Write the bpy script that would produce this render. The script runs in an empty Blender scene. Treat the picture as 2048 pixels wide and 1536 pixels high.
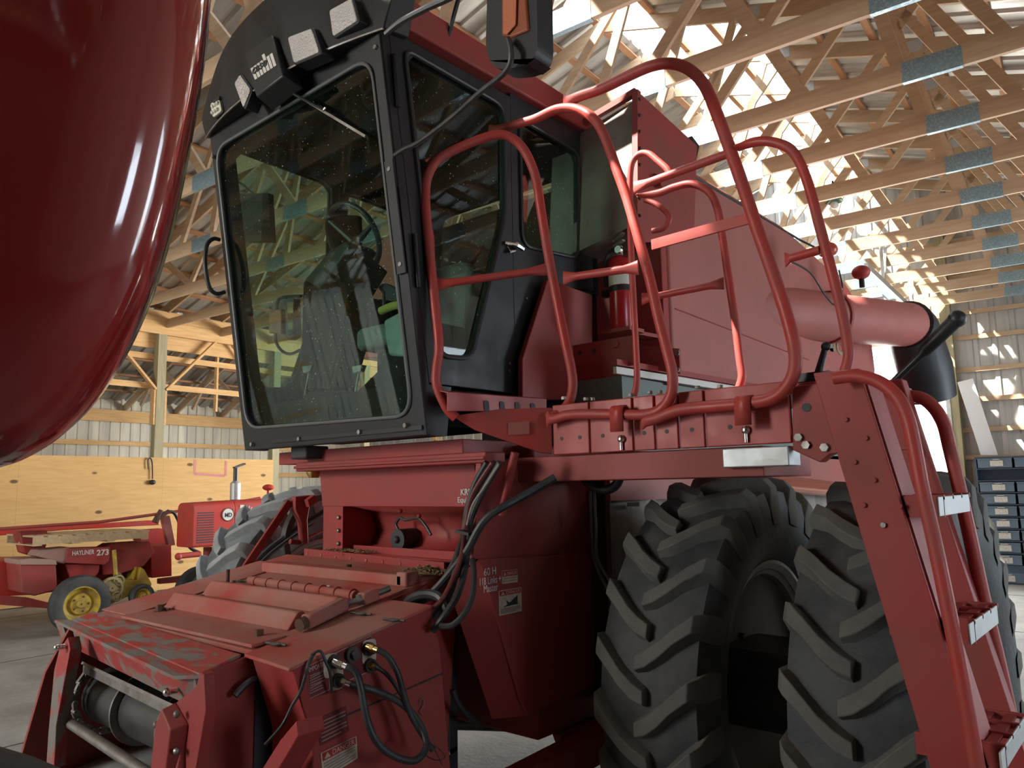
import bpy, bmesh, math, random
from mathutils import Vector, Matrix
V = Vector
random.seed(7)
PI = math.pi
SC = bpy.context.scene
COL = SC.collection

# ------------------------------------------------------------------ camera
CAM = V((0, 0, 1.78)); F = 1540.0
def _n(v): return v.normalized()
_Y = _n(V((1350, 180, F)))
_Z = V((-236, -11700, F)); _Z = _n(_Z - _Y * _Z.dot(_Y))
_X = _Y.cross(_Z)
R = Matrix((_X, _Y, _Z))                       # camera (right, down, forward) -> world
cd = bpy.data.cameras.new('camera'); cam = bpy.data.objects.new('camera', cd); COL.objects.link(cam)
cd.sensor_width = 36; cd.lens = 36 * F / 2048; cd.clip_start = .05; cd.clip_end = 400
r_, u_, b_ = R @ V((1, 0, 0)), R @ V((0, -1, 0)), R @ V((0, 0, -1))
cam.matrix_world = Matrix.Translation(CAM) @ Matrix((r_, u_, b_)).transposed().to_4x4()
SC.camera = cam
cd.dof.use_dof = False

# ------------------------------------------------------------------ light
TH = math.radians(4.3)                         # the shed stands a few degrees off the machine's axis
def B(x, y, z=0): return V((x * math.cos(TH) - y * math.sin(TH), x * math.sin(TH) + y * math.cos(TH), z))
BM = Matrix.Rotation(TH, 4, 'Z')
W = bpy.data.worlds.new('sky'); SC.world = W; W.use_nodes = True
nt = W.node_tree; nt.nodes.clear()
bg = nt.nodes.new('ShaderNodeBackground'); bg.inputs[0].default_value = (.80, .90, 1, 1); bg.inputs[1].default_value = 7.0
nt.links.new(bg.outputs[0], nt.nodes.new('ShaderNodeOutputWorld').inputs[0])
sd = bpy.data.lights.new('sun', 'SUN'); sd.energy = 26; sd.angle = .009; sd.color = (1, .93, .82)
sun = bpy.data.objects.new('sun', sd); COL.objects.link(sun)
sun.rotation_euler = (BM.to_3x3() @ V((.44, .34, -.75))).to_track_quat('-Z', 'Y').to_euler()
def area_light(name, c, d, sx, sy, e, col=(1, .96, .9)):
    l = bpy.data.lights.new(name, 'AREA'); l.shape = 'RECTANGLE'; l.size = sx; l.size_y = sy; l.energy = e; l.color = col
    o = bpy.data.objects.new(name, l); COL.objects.link(o); o.location = B(*c)
    o.rotation_euler = (BM.to_3x3() @ V(d)).to_track_quat('-Z', 'Z').to_euler(); return o
area_light('added_front_fill', (-7.0, -5.8, 4.0), (-.25, 1, -.25), 2.4, 1.8, 330, (1, .91, .76))  # fill lamp in an unseen opening added behind the camera
area_light('daylight_rear_door', (-5.6, 16.6, 2.2), (-.2, -1, .35), 6.6, 4.0, 1700, (1, .965, .90))
area_light('added_side_fill', (4.2, 8.5, 2.2), (-1, -.35, .05), 2.0, 3.6, 50, (.72, .84, 1))  # cool fill lamp added out of view to lift the tank side
SC.view_settings.view_transform = 'Standard'; SC.view_settings.look = 'None'
SC.view_settings.gamma = 1; SC.view_settings.use_curve_mapping = False
SC.view_settings.exposure = 0.35
SC.cycles.max_bounces = 8; SC.cycles.transparent_max_bounces = 12
SC.cycles.sample_clamp_indirect = 6; SC.cycles.caustics_reflective = False; SC.cycles.caustics_refractive = False

area_light('added_near_side_fill', (4.2, 1.6, 2.0), (-1, .3, .0), 1.1, 1.4, 14, (.74, .84, 1))  # fill added for shield, tyres and ladder; its window is made up, unseen
# ------------------------------------------------------------------ helpers
def ray(u, v): return R @ V((u - 1024, v - 768, F))
def at(u, v, ax, val):
    d = ray(u, v); i = 'xyz'.index(ax); return CAM + d * ((val - CAM[i]) / d[i])
def atp(u, v, p, n):
    d = ray(u, v); p = V(p); n = V(n); return CAM + d * ((p - CAM).dot(n) / d.dot(n))
def atB(u, v, ax, val):                         # on a plane of the shed
    n = BM.to_3x3() @ V([1 if a == ax else 0 for a in 'xyz']); d = ray(u, v)
    return CAM + d * ((val - CAM.dot(n)) / d.dot(n))

class MB:
    def __init__(s): s.v = []; s.f = []
    def add(s, vs, fs):
        o = len(s.v); s.v += [V(p) for p in vs]; s.f += [[i + o for i in f] for f in fs]; return s
    def hexa(s, a, b):                          # two matching quads
        return s.prism2(a, b)
    def prism2(s, a, b):
        n = len(a)
        fs = [list(range(n))[::-1], [n + i for i in range(n)]] + [[i, (i + 1) % n, n + (i + 1) % n, n + i] for i in range(n)]
        return s.add(list(a) + list(b), fs)
    def prism(s, pts, vec): vec = V(vec); return s.prism2(pts, [V(p) + vec for p in pts])
    def box(s, a, b):
        x0, y0, z0 = a; x1, y1, z1 = b
        return s.prism([(x0, y0, z0), (x1, y0, z0), (x1, y1, z0), (x0, y1, z0)], (0, 0, z1 - z0))
    def bar(s, p, q, w, h, up=(0, 0, 1)):       # w across, h along 'up'
        p = V(p); q = V(q); d = (q - p).normalized(); up = V(up)
        sx = d.cross(up)
        if sx.length < 1e-4: sx = d.cross(V((1, 0, 0)))
        sx.normalize(); uz = sx.cross(d)
        a = [sx * w / 2 * i + uz * h / 2 * j for i, j in ((-1, -1), (1, -1), (1, 1), (-1, 1))]
        return s.prism2([p + k for k in a], [q + k for k in a])
    def tube(s, pts, r, seg=12, flat=None, cap=True, closed=False):
        pts = [V(p) for p in pts]; n = len(pts); rs = r if isinstance(r, (list, tuple)) else [r] * n
        fl = flat or [1] * n; vs = []; fs = []; prev = None
        for i, p in enumerate(pts):
            t = (pts[(i + 1) % n] - pts[i - 1]) if closed else (pts[min(i + 1, n - 1)] - pts[max(i - 1, 0)])
            t.normalize()
            if prev is None: prev = t.cross(V((0, 0, 1)) if abs(t.z) < .9 else V((0, 1, 0))).normalized()
            a = (prev - t * prev.dot(t)).normalized(); b = t.cross(a); prev = a
            for k in range(seg):
                w = 2 * PI * k / seg
                vs.append(p + a * rs[i] * math.cos(w) * fl[i] + b * rs[i] * math.sin(w) * (1.25 if fl[i] < .6 else 1))
        m = n if closed else n - 1
        for i in range(m):
            for k in range(seg):
                fs.append([i * seg + k, i * seg + (k + 1) % seg, (i + 1) % n * seg + (k + 1) % seg, (i + 1) % n * seg + k])
        if cap and not closed: fs += [list(range(seg))[::-1], [(n - 1) * seg + k for k in range(seg)]]
        return s.add(vs, fs)
    def cyl(s, p, q, r, r2=None, seg=20): return s.tube([p, q], [r, r if r2 is None else r2], seg)
    def lathe(s, prof, o, ax, seg=40, closed=False):   # prof: (r, h) along axis ax
        o = V(o); ax = V(ax).normalized(); a = ax.orthogonal().normalized(); b = ax.cross(a); vs = []; fs = []
        n = len(prof)
        for r, h in prof:
            for k in range(seg):
                w = 2 * PI * k / seg; vs.append(o + ax * h + (a * math.cos(w) + b * math.sin(w)) * r)
        for i in range(n if closed else n - 1):
            for k in range(seg): fs.append([i * seg + k, i * seg + (k + 1) % seg, (i + 1) % n * seg + (k + 1) % seg, (i + 1) % n * seg + k])
        if not closed: fs += [list(range(seg))[::-1], [(n - 1) * seg + k for k in range(seg)]]
        return s.add(vs, fs)
    def ball(s, c, r, sz=(1, 1, 1), seg=16):
        c = V(c); pr = [(math.sin(PI * i / 8) * r, -math.cos(PI * i / 8) * r) for i in range(9)]
        t = MB().lathe([(max(a, 1e-4), b) for a, b in pr], (0, 0, 0), (0, 0, 1), seg)
        return s.add([c + V((p.x * sz[0], p.y * sz[1], p.z * sz[2])) for p in t.v], t.f)
    def build(s, name, m, parent=None, bevel=0, smooth=True, label=None, sub=0, seg=2, xf=None):
        me = bpy.data.meshes.new(name); vs = s.v if xf is None else [xf @ p for p in s.v]
        me.from_pydata([tuple(p) for p in vs], [], s.f)
        bm = bmesh.new(); bm.from_mesh(me); bmesh.ops.recalc_face_normals(bm, faces=bm.faces); bm.to_mesh(me); bm.free()
        me.materials.append(m)
        if smooth: me.shade_smooth(); me.set_sharp_from_angle(angle=math.radians(38))
        o = bpy.data.objects.new(name, me); COL.objects.link(o); link(o, parent)
        if bevel:
            b = o.modifiers.new('bevel', 'BEVEL'); b.width = bevel; b.segments = seg; b.limit_method = 'ANGLE'; b.angle_limit = .6
        if sub: q = o.modifiers.new('subd', 'SUBSURF'); q.levels = q.render_levels = sub
        if label: o['label'] = label
        return o
def link(o, parent):
    if parent is not None:
        o.parent = parent
        if parent.type == 'EMPTY': o.matrix_parent_inverse = parent.matrix_basis.inverted()
def tag(o, label, cat, group=None, kind=None):
    o['label'] = label; o['category'] = cat
    if group: o['group'] = group
    if kind: o['kind'] = kind
    return o
def thing(name, label, cat, loc=(0, 0, 0), group=None, rotz=0):
    o = bpy.data.objects.new(name, None); COL.objects.link(o); o.location = loc; o.empty_display_size = .2
    o.rotation_euler = (0, 0, rotz)
    o.matrix_basis = Matrix.Translation(V(loc)) @ Matrix.Rotation(rotz, 4, 'Z')
    return tag(o, label, cat, group)
def struct(o): o['kind'] = 'structure'; return o
def smooth_path(pts, n=6, closed=False):       # Catmull-Rom
    P = [V(p) for p in pts]; out = []; m = len(P)
    for i in range(m if closed else m - 1):
        g = (lambda k: P[k % m]) if closed else (lambda k: P[max(0, min(m - 1, k))])
        a, b, c, d = g(i - 1), g(i), g(i + 1), g(i + 2)
        for j in range(n):
            t = j / n
            out.append(.5 * ((2 * b) + (c - a) * t + (2 * a - 5 * b + 4 * c - d) * t * t + (3 * b - a - 3 * c + d) * t ** 3))
    if not closed: out.append(P[-1])
    return out
def rounded(pts, rad, n=4):                     # round the corners of a planar polygon
    P = [V(p) for p in pts]; out = []; m = len(P); rr = rad if isinstance(rad, (list, tuple)) else [rad] * m
    for i in range(m):
        a, b, c = P[i - 1], P[i], P[(i + 1) % m]; r = rr[i]
        p = b + (a - b).normalized() * r; q = b + (c - b).normalized() * r
        for j in range(n + 1):
            t = j / n; out.append(p * (1 - t) ** 2 + b * 2 * t * (1 - t) + q * t * t)
    return out
def frame_plate(mb, outer, inner, vec):         # a plate with a hole: outer and inner have the same number of points
    n = len(outer); vec = V(vec); a = [V(p) for p in outer] + [V(p) for p in inner]; b = [p + vec for p in a]
    fs = []
    for i in range(n):
        j = (i + 1) % n
        fs += [[i, j, n + j, n + i], [2 * n + i, 3 * n + i, 3 * n + j, 2 * n + j], [i, 2 * n + i, 2 * n + j, j], [n + i, n + j, 3 * n + j, 3 * n + i]]
    mb.add(a + b, fs); return mb
def resample(poly, n, start=None):              # n points round a closed polygon by angle from its centre
    c = sum((V(p) for p in poly), V()) / len(poly); return c
def hole_plate(mb, outer, inner, nrm, vec, n=56):
    """plate with a hole: sample both rings at the same angles round the hole's centre"""
    outer = [V(p) for p in outer]; inner = [V(p) for p in inner]; nrm = V(nrm).normalized()
    c = sum(inner, V()) / len(inner); e1 = nrm.orthogonal().normalized(); e2 = nrm.cross(e1)
    angs = [math.atan2((p - c).dot(e2), (p - c).dot(e1)) for p in outer] + [-PI + 2 * PI * k / n for k in range(n)]
    angs = sorted(set(round(a, 4) for a in angs))
    def hit(poly, a):
        d = (math.cos(a), math.sin(a)); best = None
        for i in range(len(poly)):
            p = poly[i] - c; q = poly[(i + 1) % len(poly)] - c
            px, py, qx, qy = p.dot(e1), p.dot(e2), q.dot(e1), q.dot(e2)
            ex, ey = qx - px, qy - py; den = d[0] * ey - d[1] * ex
            if abs(den) < 1e-9: continue
            t = (px * ey - py * ex) / den; w = (px * d[1] - py * d[0]) / den
            if t > 0 and -1e-4 <= w <= 1 + 1e-4 and (best is None or t > best): best = t
        return c + (e1 * d[0] + e2 * d[1]) * (best or .01)
    return frame_plate(mb, [hit(outer, a) for a in angs], [hit(inner, a) for a in angs], vec)
def text(s, o, xd, yd, size, m, name, parent, depth=.001, label=None, width=None, align='LEFT', bold=0):
    c = bpy.data.curves.new(name, 'FONT'); c.body = s; c.size = size; c.extrude = depth; c.align_x = align; c.offset = bold
    t = bpy.data.objects.new('tmp', c); COL.objects.link(t)
    bpy.context.view_layer.update()
    me = bpy.data.meshes.new_from_object(t.evaluated_get(bpy.context.evaluated_depsgraph_get()))
    bpy.data.objects.remove(t); me.materials.clear(); me.materials.append(m)
    xd = V(xd).normalized(); yd = V(yd); yd = (yd - xd * yd.dot(xd)).normalized(); zd = xd.cross(yd)
    k = 1
    if width:
        w = max(v.co.x for v in me.vertices) - min(v.co.x for v in me.vertices); k = width / max(w, 1e-5)
    for v in me.vertices: p = v.co.copy(); v.co = V(o) + xd * p.x * k + yd * p.y + zd * p.z
    ob = bpy.data.objects.new(name, me); COL.objects.link(ob); link(ob, parent)
    if label: ob['label'] = label
    return ob

# ------------------------------------------------------------------ materials
def mat(name, col, rough=.5, metal=0, noise=None, scale=4, bump=0, bscale=40, spec=.5, coat=0, stretch=None, detail=5, lo=.35, hi=.65, emit=None):
    m = bpy.data.materials.new(name); m.use_nodes = True; t = m.node_tree; p = t.nodes['Principled BSDF']
    p.inputs['Base Color'].default_value = (*col, 1); p.inputs['Roughness'].default_value = rough; p.inputs['Metallic'].default_value = metal
    p.inputs['Specular IOR Level'].default_value = spec; p.inputs['Coat Weight'].default_value = coat; p.inputs['Coat Roughness'].default_value = .05
    tc = t.nodes.new('ShaderNodeTexCoord'); mp = t.nodes.new('ShaderNodeMapping'); t.links.new(tc.outputs['Object'], mp.inputs[0])
    if stretch: mp.inputs['Scale'].default_value = stretch
    def nz(sc, d):
        n = t.nodes.new('ShaderNodeTexNoise'); n.inputs['Scale'].default_value = sc; n.inputs['Detail'].default_value = d; n.inputs['Roughness'].default_value = .6
        t.links.new(mp.outputs[0], n.inputs['Vector']); return n
    if noise:
        n = nz(scale, detail); cr = t.nodes.new('ShaderNodeValToRGB'); cr.color_ramp.elements[0].position = lo; cr.color_ramp.elements[1].position = hi
        cr.color_ramp.elements[0].color = (*col, 1); cr.color_ramp.elements[1].color = (*noise, 1)
        t.links.new(n.outputs['Fac'], cr.inputs[0]); t.links.new(cr.outputs[0], p.inputs['Base Color'])
        mr = t.nodes.new('ShaderNodeMapRange'); mr.inputs['From Min'].default_value = lo; mr.inputs['From Max'].default_value = hi
        mr.inputs['To Min'].default_value = rough; mr.inputs['To Max'].default_value = min(1, rough + .2)
        t.links.new(n.outputs['Fac'], mr.inputs['Value']); t.links.new(mr.outputs[0], p.inputs['Roughness'])
    if bump:
        n = nz(bscale, 3); b = t.nodes.new('ShaderNodeBump'); b.inputs['Strength'].default_value = bump; b.inputs['Distance'].default_value = .01
        t.links.new(n.outputs['Fac'], b.inputs['Height']); t.links.new(b.outputs[0], p.inputs['Normal'])
    if emit: p.inputs['Emission Color'].default_value = (*col, 1); p.inputs['Emission Strength'].default_value = emit
    return m
def glass(name, tint, refl=1.0, rough=.02, dust=.0):
    m = bpy.data.materials.new(name); m.use_nodes = True; t = m.node_tree; t.nodes.clear()
    o = t.nodes.new('ShaderNodeOutputMaterial'); tr = t.nodes.new('ShaderNodeBsdfTransparent'); gl = t.nodes.new('ShaderNodeBsdfGlossy')
    tr.inputs[0].default_value = (*tint, 1); gl.inputs['Roughness'].default_value = rough; gl.inputs[0].default_value = (.9, .95, .93, 1)
    fr = t.nodes.new('ShaderNodeFresnel'); fr.inputs[0].default_value = 1.5
    mu = t.nodes.new('ShaderNodeMath'); mu.operation = 'MULTIPLY'; mu.inputs[1].default_value = refl; t.links.new(fr.outputs[0], mu.inputs[0])
    ge = t.nodes.new('ShaderNodeNewGeometry'); iv = t.nodes.new('ShaderNodeMath'); iv.operation = 'SUBTRACT'; iv.inputs[0].default_value = 1; t.links.new(ge.outputs['Backfacing'], iv.inputs[1])
    m0 = mu; mu = t.nodes.new('ShaderNodeMath'); mu.operation = 'MULTIPLY'; t.links.new(m0.outputs[0], mu.inputs[0]); t.links.new(iv.outputs[0], mu.inputs[1])   # only the outer face mirrors
    mx = t.nodes.new('ShaderNodeMixShader'); t.links.new(mu.outputs[0], mx.inputs[0]); t.links.new(tr.outputs[0], mx.inputs[1]); t.links.new(gl.outputs[0], mx.inputs[2])
    out = mx
    if dust:
        df = t.nodes.new('ShaderNodeBsdfDiffuse'); df.inputs[0].default_value = (.45, .5, .47, 1)
        tc = t.nodes.new('ShaderNodeTexCoord'); n = t.nodes.new('ShaderNodeTexNoise'); n.inputs['Scale'].default_value = 3; n.inputs['Detail'].default_value = 8
        t.links.new(tc.outputs['Object'], n.inputs['Vector'])
        vo = t.nodes.new('ShaderNodeTexNoise'); vo.inputs['Scale'].default_value = 90; vo.inputs['Detail'].default_value = 1; t.links.new(tc.outputs['Object'], vo.inputs['Vector'])
        mr = t.nodes.new('ShaderNodeMapRange'); mr.inputs['From Min'].default_value = .35; mr.inputs['From Max'].default_value = .75; mr.inputs['To Max'].default_value = dust
        t.links.new(n.outputs['Fac'], mr.inputs['Value'])
        gt = t.nodes.new('ShaderNodeMapRange'); gt.inputs['From Min'].default_value = .74; gt.inputs['From Max'].default_value = .78; gt.inputs['To Max'].default_value = .7
        t.links.new(vo.outputs['Fac'], gt.inputs['Value'])
        ad = t.nodes.new('ShaderNodeMath'); ad.operation = 'MAXIMUM'; t.links.new(mr.outputs[0], ad.inputs[0]); t.links.new(gt.outputs[0], ad.inputs[1])
        m2 = t.nodes.new('ShaderNodeMixShader'); t.links.new(ad.outputs[0], m2.inputs[0]); t.links.new(mx.outputs[0], m2.inputs[1]); t.links.new(df.outputs[0], m2.inputs[2]); out = m2
    t.links.new(out.outputs[0], o.inputs[0]); return m
def wood(name, a, b, axis='X', knots=False):
    m = mat(name, a, .75, bump=.15, bscale=30); t = m.node_tree; p = t.nodes['Principled BSDF']
    tc = t.nodes.new('ShaderNodeTexCoord'); mp = t.nodes.new('ShaderNodeMapping'); t.links.new(tc.outputs['Object'], mp.inputs[0])
    s = {'X': (.6, 9, 9), 'Y': (9, .6, 9), 'Z': (9, 9, .6)}[axis]; mp.inputs['Scale'].default_value = s
    n = t.nodes.new('ShaderNodeTexNoise'); n.inputs['Scale'].default_value = 2.2; n.inputs['Detail'].default_value = 6; n.inputs['Distortion'].default_value = .8
    t.links.new(mp.outputs[0], n.inputs['Vector'])
    cr = t.nodes.new('ShaderNodeValToRGB'); e = cr.color_ramp.elements; e[0].position = .3; e[1].position = .7; e[0].color = (*a, 1); e[1].color = (*b, 1)
    t.links.new(n.outputs['Fac'], cr.inputs[0])
    ng = t.nodes.new('ShaderNodeNewGeometry')
    out = cr.outputs[0]
    if knots:
        vo = t.nodes.new('ShaderNodeTexVoronoi'); vo.inputs['Scale'].default_value = 2.4
        m3 = t.nodes.new('ShaderNodeMapping'); m3.inputs['Scale'].default_value = (1, .75, 1.5); t.links.new(tc.outputs['Object'], m3.inputs[0]); t.links.new(m3.outputs[0], vo.inputs['Vector'])
        mr = t.nodes.new('ShaderNodeMapRange'); mr.inputs['From Min'].default_value = .085; mr.inputs['From Max'].default_value = .135; mr.inputs['To Min'].default_value = 1; mr.inputs['To Max'].default_value = 0
        t.links.new(vo.outputs['Distance'], mr.inputs['Value'])
        mx = t.nodes.new('ShaderNodeMix'); mx.data_type = 'RGBA'; t.links.new(mr.outputs[0], mx.inputs[0]); t.links.new(out, mx.inputs[6]); mx.inputs[7].default_value = (.12, .06, .025, 1)
        out = mx.outputs[2]
    t.links.new(out, p.inputs['Base Color']); return m

RED = mat('red_paint', (.36, .045, .045), .42, noise=(.27, .065, .055), scale=2.5, spec=.28)
REDD = mat('dusty_red_paint', (.42, .075, .06), .55, noise=(.40, .19, .155), scale=3, bump=.12, bscale=60, lo=.3, hi=.6, spec=.2)
REDW = mat('worn_red_paint', (.40, .05, .045), .5, noise=(.20, .19, .17), scale=7, bump=.2, bscale=40, lo=.47, hi=.56, stretch=(1, 3, 1))
REDF = mat('faded_red_panel', (.42, .11, .095), .5, noise=(.36, .12, .10), scale=1.2)
REDG = mat('glossy_red_paint', (.24, .014, .014), .12, spec=.5, coat=1)
REDB = mat('bright_red_paint', (.50, .03, .02), .42, noise=(.38, .05, .04), scale=2)
RAIL = mat('rail_red_paint', (.46, .05, .042), .36, noise=(.36, .07, .06), scale=6, spec=.35)
BLK = mat('black_enamel', (.014, .015, .018), .38, noise=(.024, .025, .027), scale=5, spec=.35)
BLKP = mat('black_plastic', (.02, .022, .026), .45, bump=.1, bscale=150)
CABIN = mat('cab_trim_black', (.011, .013, .013), .85, spec=.05)
RUB = mat('tyre_rubber', (.028, .032, .036), .62, noise=(.085, .085, .08), scale=5, bump=.3, bscale=35, lo=.42, hi=.75)
RUBL = mat('dusty_tyre_rubber', (.09, .105, .115), .75, noise=(.22, .24, .25), scale=4, bump=.3, bscale=35)
RUBT = mat('worn_tread_rubber', (.075, .077, .072), .7, noise=(.13, .125, .11), scale=6, bump=.25, bscale=40)
RUBL2 = mat('dusty_tread_rubber', (.22, .24, .245), .8, noise=(.36, .38, .38), scale=5, bump=.25, bscale=40)
RUBG = mat('rubber_seal', (.12, .13, .13), .5)
HOSE = mat('hose_rubber', (.02, .022, .026), .38, noise=(.05, .05, .052), scale=8)
CHR = mat('bright_metal', (.75, .73, .70), .22, 1)
STL = mat('dull_steel', (.32, .31, .30), .45, .8, noise=(.2, .17, .15), scale=10)
DRK = mat('dark_worn_steel', (.05, .05, .05), .38, .6, noise=(.10, .10, .10), scale=5)
RST = mat('rusty_bolt', (.09, .05, .04), .7, .3, noise=(.16, .08, .05), scale=30)
BRS = mat('brass', (.6, .42, .16), .3, 1)
GALV = mat('galvanised_steel', (.42, .45, .46), .42, .55, noise=(.55, .57, .57), scale=9, bump=.05)
GALD = mat('stained_galvanised_panel', (.30, .27, .25), .5, .35, noise=(.17, .145, .13), scale=2.5, stretch=(1, 2.5, .8))
PLATE = mat('truss_plate_steel', (.30, .42, .48), .35, .6, noise=(.20, .30, .36), scale=60, lo=.45, hi=.5)
RIM = mat('rim_silver', (.50, .50, .47), .4, .3, noise=(.34, .33, .30), scale=3)
RIMB = mat('rim_dusty_brown', (.30, .23, .19), .65, noise=(.24, .20, .17), scale=3)
YEL = mat('yellow_paint', (.55, .40, .03), .5, noise=(.28, .19, .05), scale=7)
AMB = mat('amber_reflector', (.62, .16, .05), .35, bump=.5, bscale=200)
LENS = mat('ribbed_lamp_lens', (.62, .60, .58), .2, .3, bump=.9, bscale=90, stretch=(1, 1, 1))
LED = mat('led_lens', (.75, .75, .62), .3)
MIR = mat('mirror_glass', (.8, .85, .85), .03, 1)
WHT = mat('white_decal', (.72, .70, .66), .5)
CRM = mat('cream_decal', (.62, .52, .42), .55, noise=(.45, .36, .28), scale=25)
DRD = mat('decal_red', (.36, .02, .025), .5)
DMR = mat('decal_maroon', (.16, .012, .018), .5)
INK = mat('decal_ink', (.03, .03, .035), .6)
GREY = mat('faded_ink', (.30, .22, .2), .6)
TANL = mat('tan_outline', (.30, .25, .14), .5)
CHALK = mat('paint_marker', (.65, .60, .58), .7)
SEAT = mat('grey_seat_fabric', (.17, .18, .18), .85, bump=.2, bscale=120)
BAGM = mat('clear_plastic_bag', (.42, .47, .47), .25, noise=(.25, .29, .29), scale=6)
CONC = mat('worn_concrete', (.15, .14, .125), .75, noise=(.32, .31, .29), scale=.9, bump=.4, bscale=14, lo=.35, hi=.68, detail=9)
CHAFF = mat('chaff', (.30, .22, .12), .9, noise=(.16, .11, .06), scale=40, bump=.8, bscale=80)
SID = mat('ivory_siding', (.60, .56, .43), .45, noise=(.44, .42, .36), scale=1.5, stretch=(3, 3, .4))
SIDG = mat('grey_siding', (.50, .50, .47), .4, .1, noise=(.34, .345, .33), scale=1.3, stretch=(5, 5, .35))
ROOF = mat('roof_sheet_steel', (.50, .49, .45), .33, .55, noise=(.36, .355, .33), scale=2, stretch=(.6, 2.5, 1))
WOODX = wood('truss_wood', (.52, .38, .24), (.42, .29, .18), 'X')
WOODY = wood('purlin_wood', (.47, .25, .12), (.33, .16, .08), 'Y')
WOODB = wood('beam_wood', (.66, .42, .19), (.54, .31, .12), 'Y')
WOODZ = wood('post_wood', (.36, .32, .19), (.25, .22, .13), 'Z')
PLY = wood('plywood', (.58, .36, .14), (.49, .29, .10), 'Y', knots=True)
PALW = wood('pallet_wood', (.55, .42, .25), (.42, .31, .18), 'X')
GRD = mat('yard_gravel', (.42, .41, .38), .9, noise=(.52, .5, .46), scale=3)
BOARD = mat('white_board', (.60, .61, .62), .6)
BIN = mat('blue_grey_bins', (.10, .15, .20), .4)
BINF = mat('dark_cabinet', (.05, .08, .12), .45)
CARD = mat('cardboard', (.40, .28, .19), .8)
PAPER = mat('paper_label', (.62, .60, .55), .7, noise=(.42, .4, .36), scale=40)
ORG = mat('extinguisher_red', (.42, .012, .02), .25)
GLW = glass('windscreen_glass', (.72, .86, .80), .62, .02, dust=.014)
GLS = glass('side_window_glass', (.70, .78, .73), 1.1, .02, dust=.02)
GLB = glass('bottle_glass', (.8, .75, .55), 1.0)

# ================================================================== THE SHED
XL, XR, XC, YF, YE = -14.0, 4.3, -4.85, -6.0, 16.3
def corr_y(mb, x0, z0, x1, z1, ya, yb, per=.30, h=.035):   # ribbed sheet whose ribs run from (x0,z0) to (x1,z1)
    ys = []; y = ya
    while y < yb - 1e-3:
        for a, d in ((0, 0), (.62, 0), (.70, 1), (.90, 1), (.98, 0)): 
            if y + a * per <= yb: ys.append((y + a * per, d))
        y += per
    ys.append((yb, 0)); vs = []
    for yy, d in ys: vs += [(x0, yy, z0 + d * h), (x1, yy, z1 + d * h)]
    mb.add(vs, [[2 * i, 2 * i + 1, 2 * i + 3, 2 * i + 2] for i in range(len(ys) - 1)])
def corr_w(mb, a, b, zlo, zhi, out, per=.23, h=.02):       # vertical ribbed siding from a to b (xy), zhi may be a function of the point
    a = V((*a, 0)); b = V((*b, 0)); L = (b - a).length; d = (b - a) / L; o = V((*out, 0)); ts = []; t = 0
    while t < L - 1e-3:
        for q, k in ((0, 0), (.5, 0), (.58, 1), (.80, 1), (.88, 0)):
            if t + q * per <= L: ts.append((t + q * per, k))
        t += per
    ts.append((L, 0)); vs = []
    for tt, k in ts:
        p = a + d * tt + o * k * h; z1 = zhi(p) if callable(zhi) else zhi
        vs += [(p.x, p.y, zlo), (p.x, p.y, z1)]
    mb.add(vs, [[2 * i, 2 * i + 1, 2 * i + 3, 2 * i + 2] for i in range(len(ts) - 1)])
ZR = lambda x: 8.27 - .312 * abs(x - XC)                    # underside of the roof sheets

fl = struct(MB().box((-19, YF - 3, -.2), (XR + .5, YE + .1, 0)).build('floor', CONC, smooth=False, xf=BM))
jm = MB()
for x in (-13, -9.6, -6.4, -1.74, 1.4): jm.box((x - .006, YF, .0005), (x + .006, YE, .003))
for y in (2, 6, 10.9, 14.2): jm.box((-17, y - .006, .0005), (XR, y + .006, .003))
jm.build('control_joint', INK, fl, smooth=False, xf=BM)
struct(MB().box((-60, YE + .1, -.25), (50, 120, -.03)).build('ground', GRD, smooth=False, xf=BM))

cm = MB(); corr_y(cm, XC, ZR(XC), XL - .5, ZR(XL - .5), YF - .5, YE + .4)
ce = struct(cm.build('ceiling', ROOF, smooth=False, xf=BM))
cm = MB(); corr_y(cm, XC + .66, ZR(XC + .66), XR + .5, ZR(XR + .5), YF - .5, 9.0); corr_y(cm, XC + 1.75, ZR(XC + 1.75), XR + .5, ZR(XR + .5), 9.0, YE + .4)
c2 = struct(cm.build('ceiling', ROOF, smooth=False, xf=BM))
for side, par in ((-1, ce), (1, c2)):
    x = XC + side * (.12 if side < 0 else .74)
    while XL - .3 < x < XR + .3:
        z = ZR(x) - .025
        MB().bar((x, YF, z), (x, YE, z), .09, .04, (side * .3, 0, 1)).build('purlin', WOODY, par, smooth=False, xf=BM)
        x += side * .61

MB().box((XC - .05, YF - .5, ZR(XC) + .0), (XC + .9, .22, ZR(XC) + .03)).build('sun_block_cap', ROOF, c2, smooth=False, xf=BM)  # added out of view to keep the ridge sun off the mirror
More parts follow.
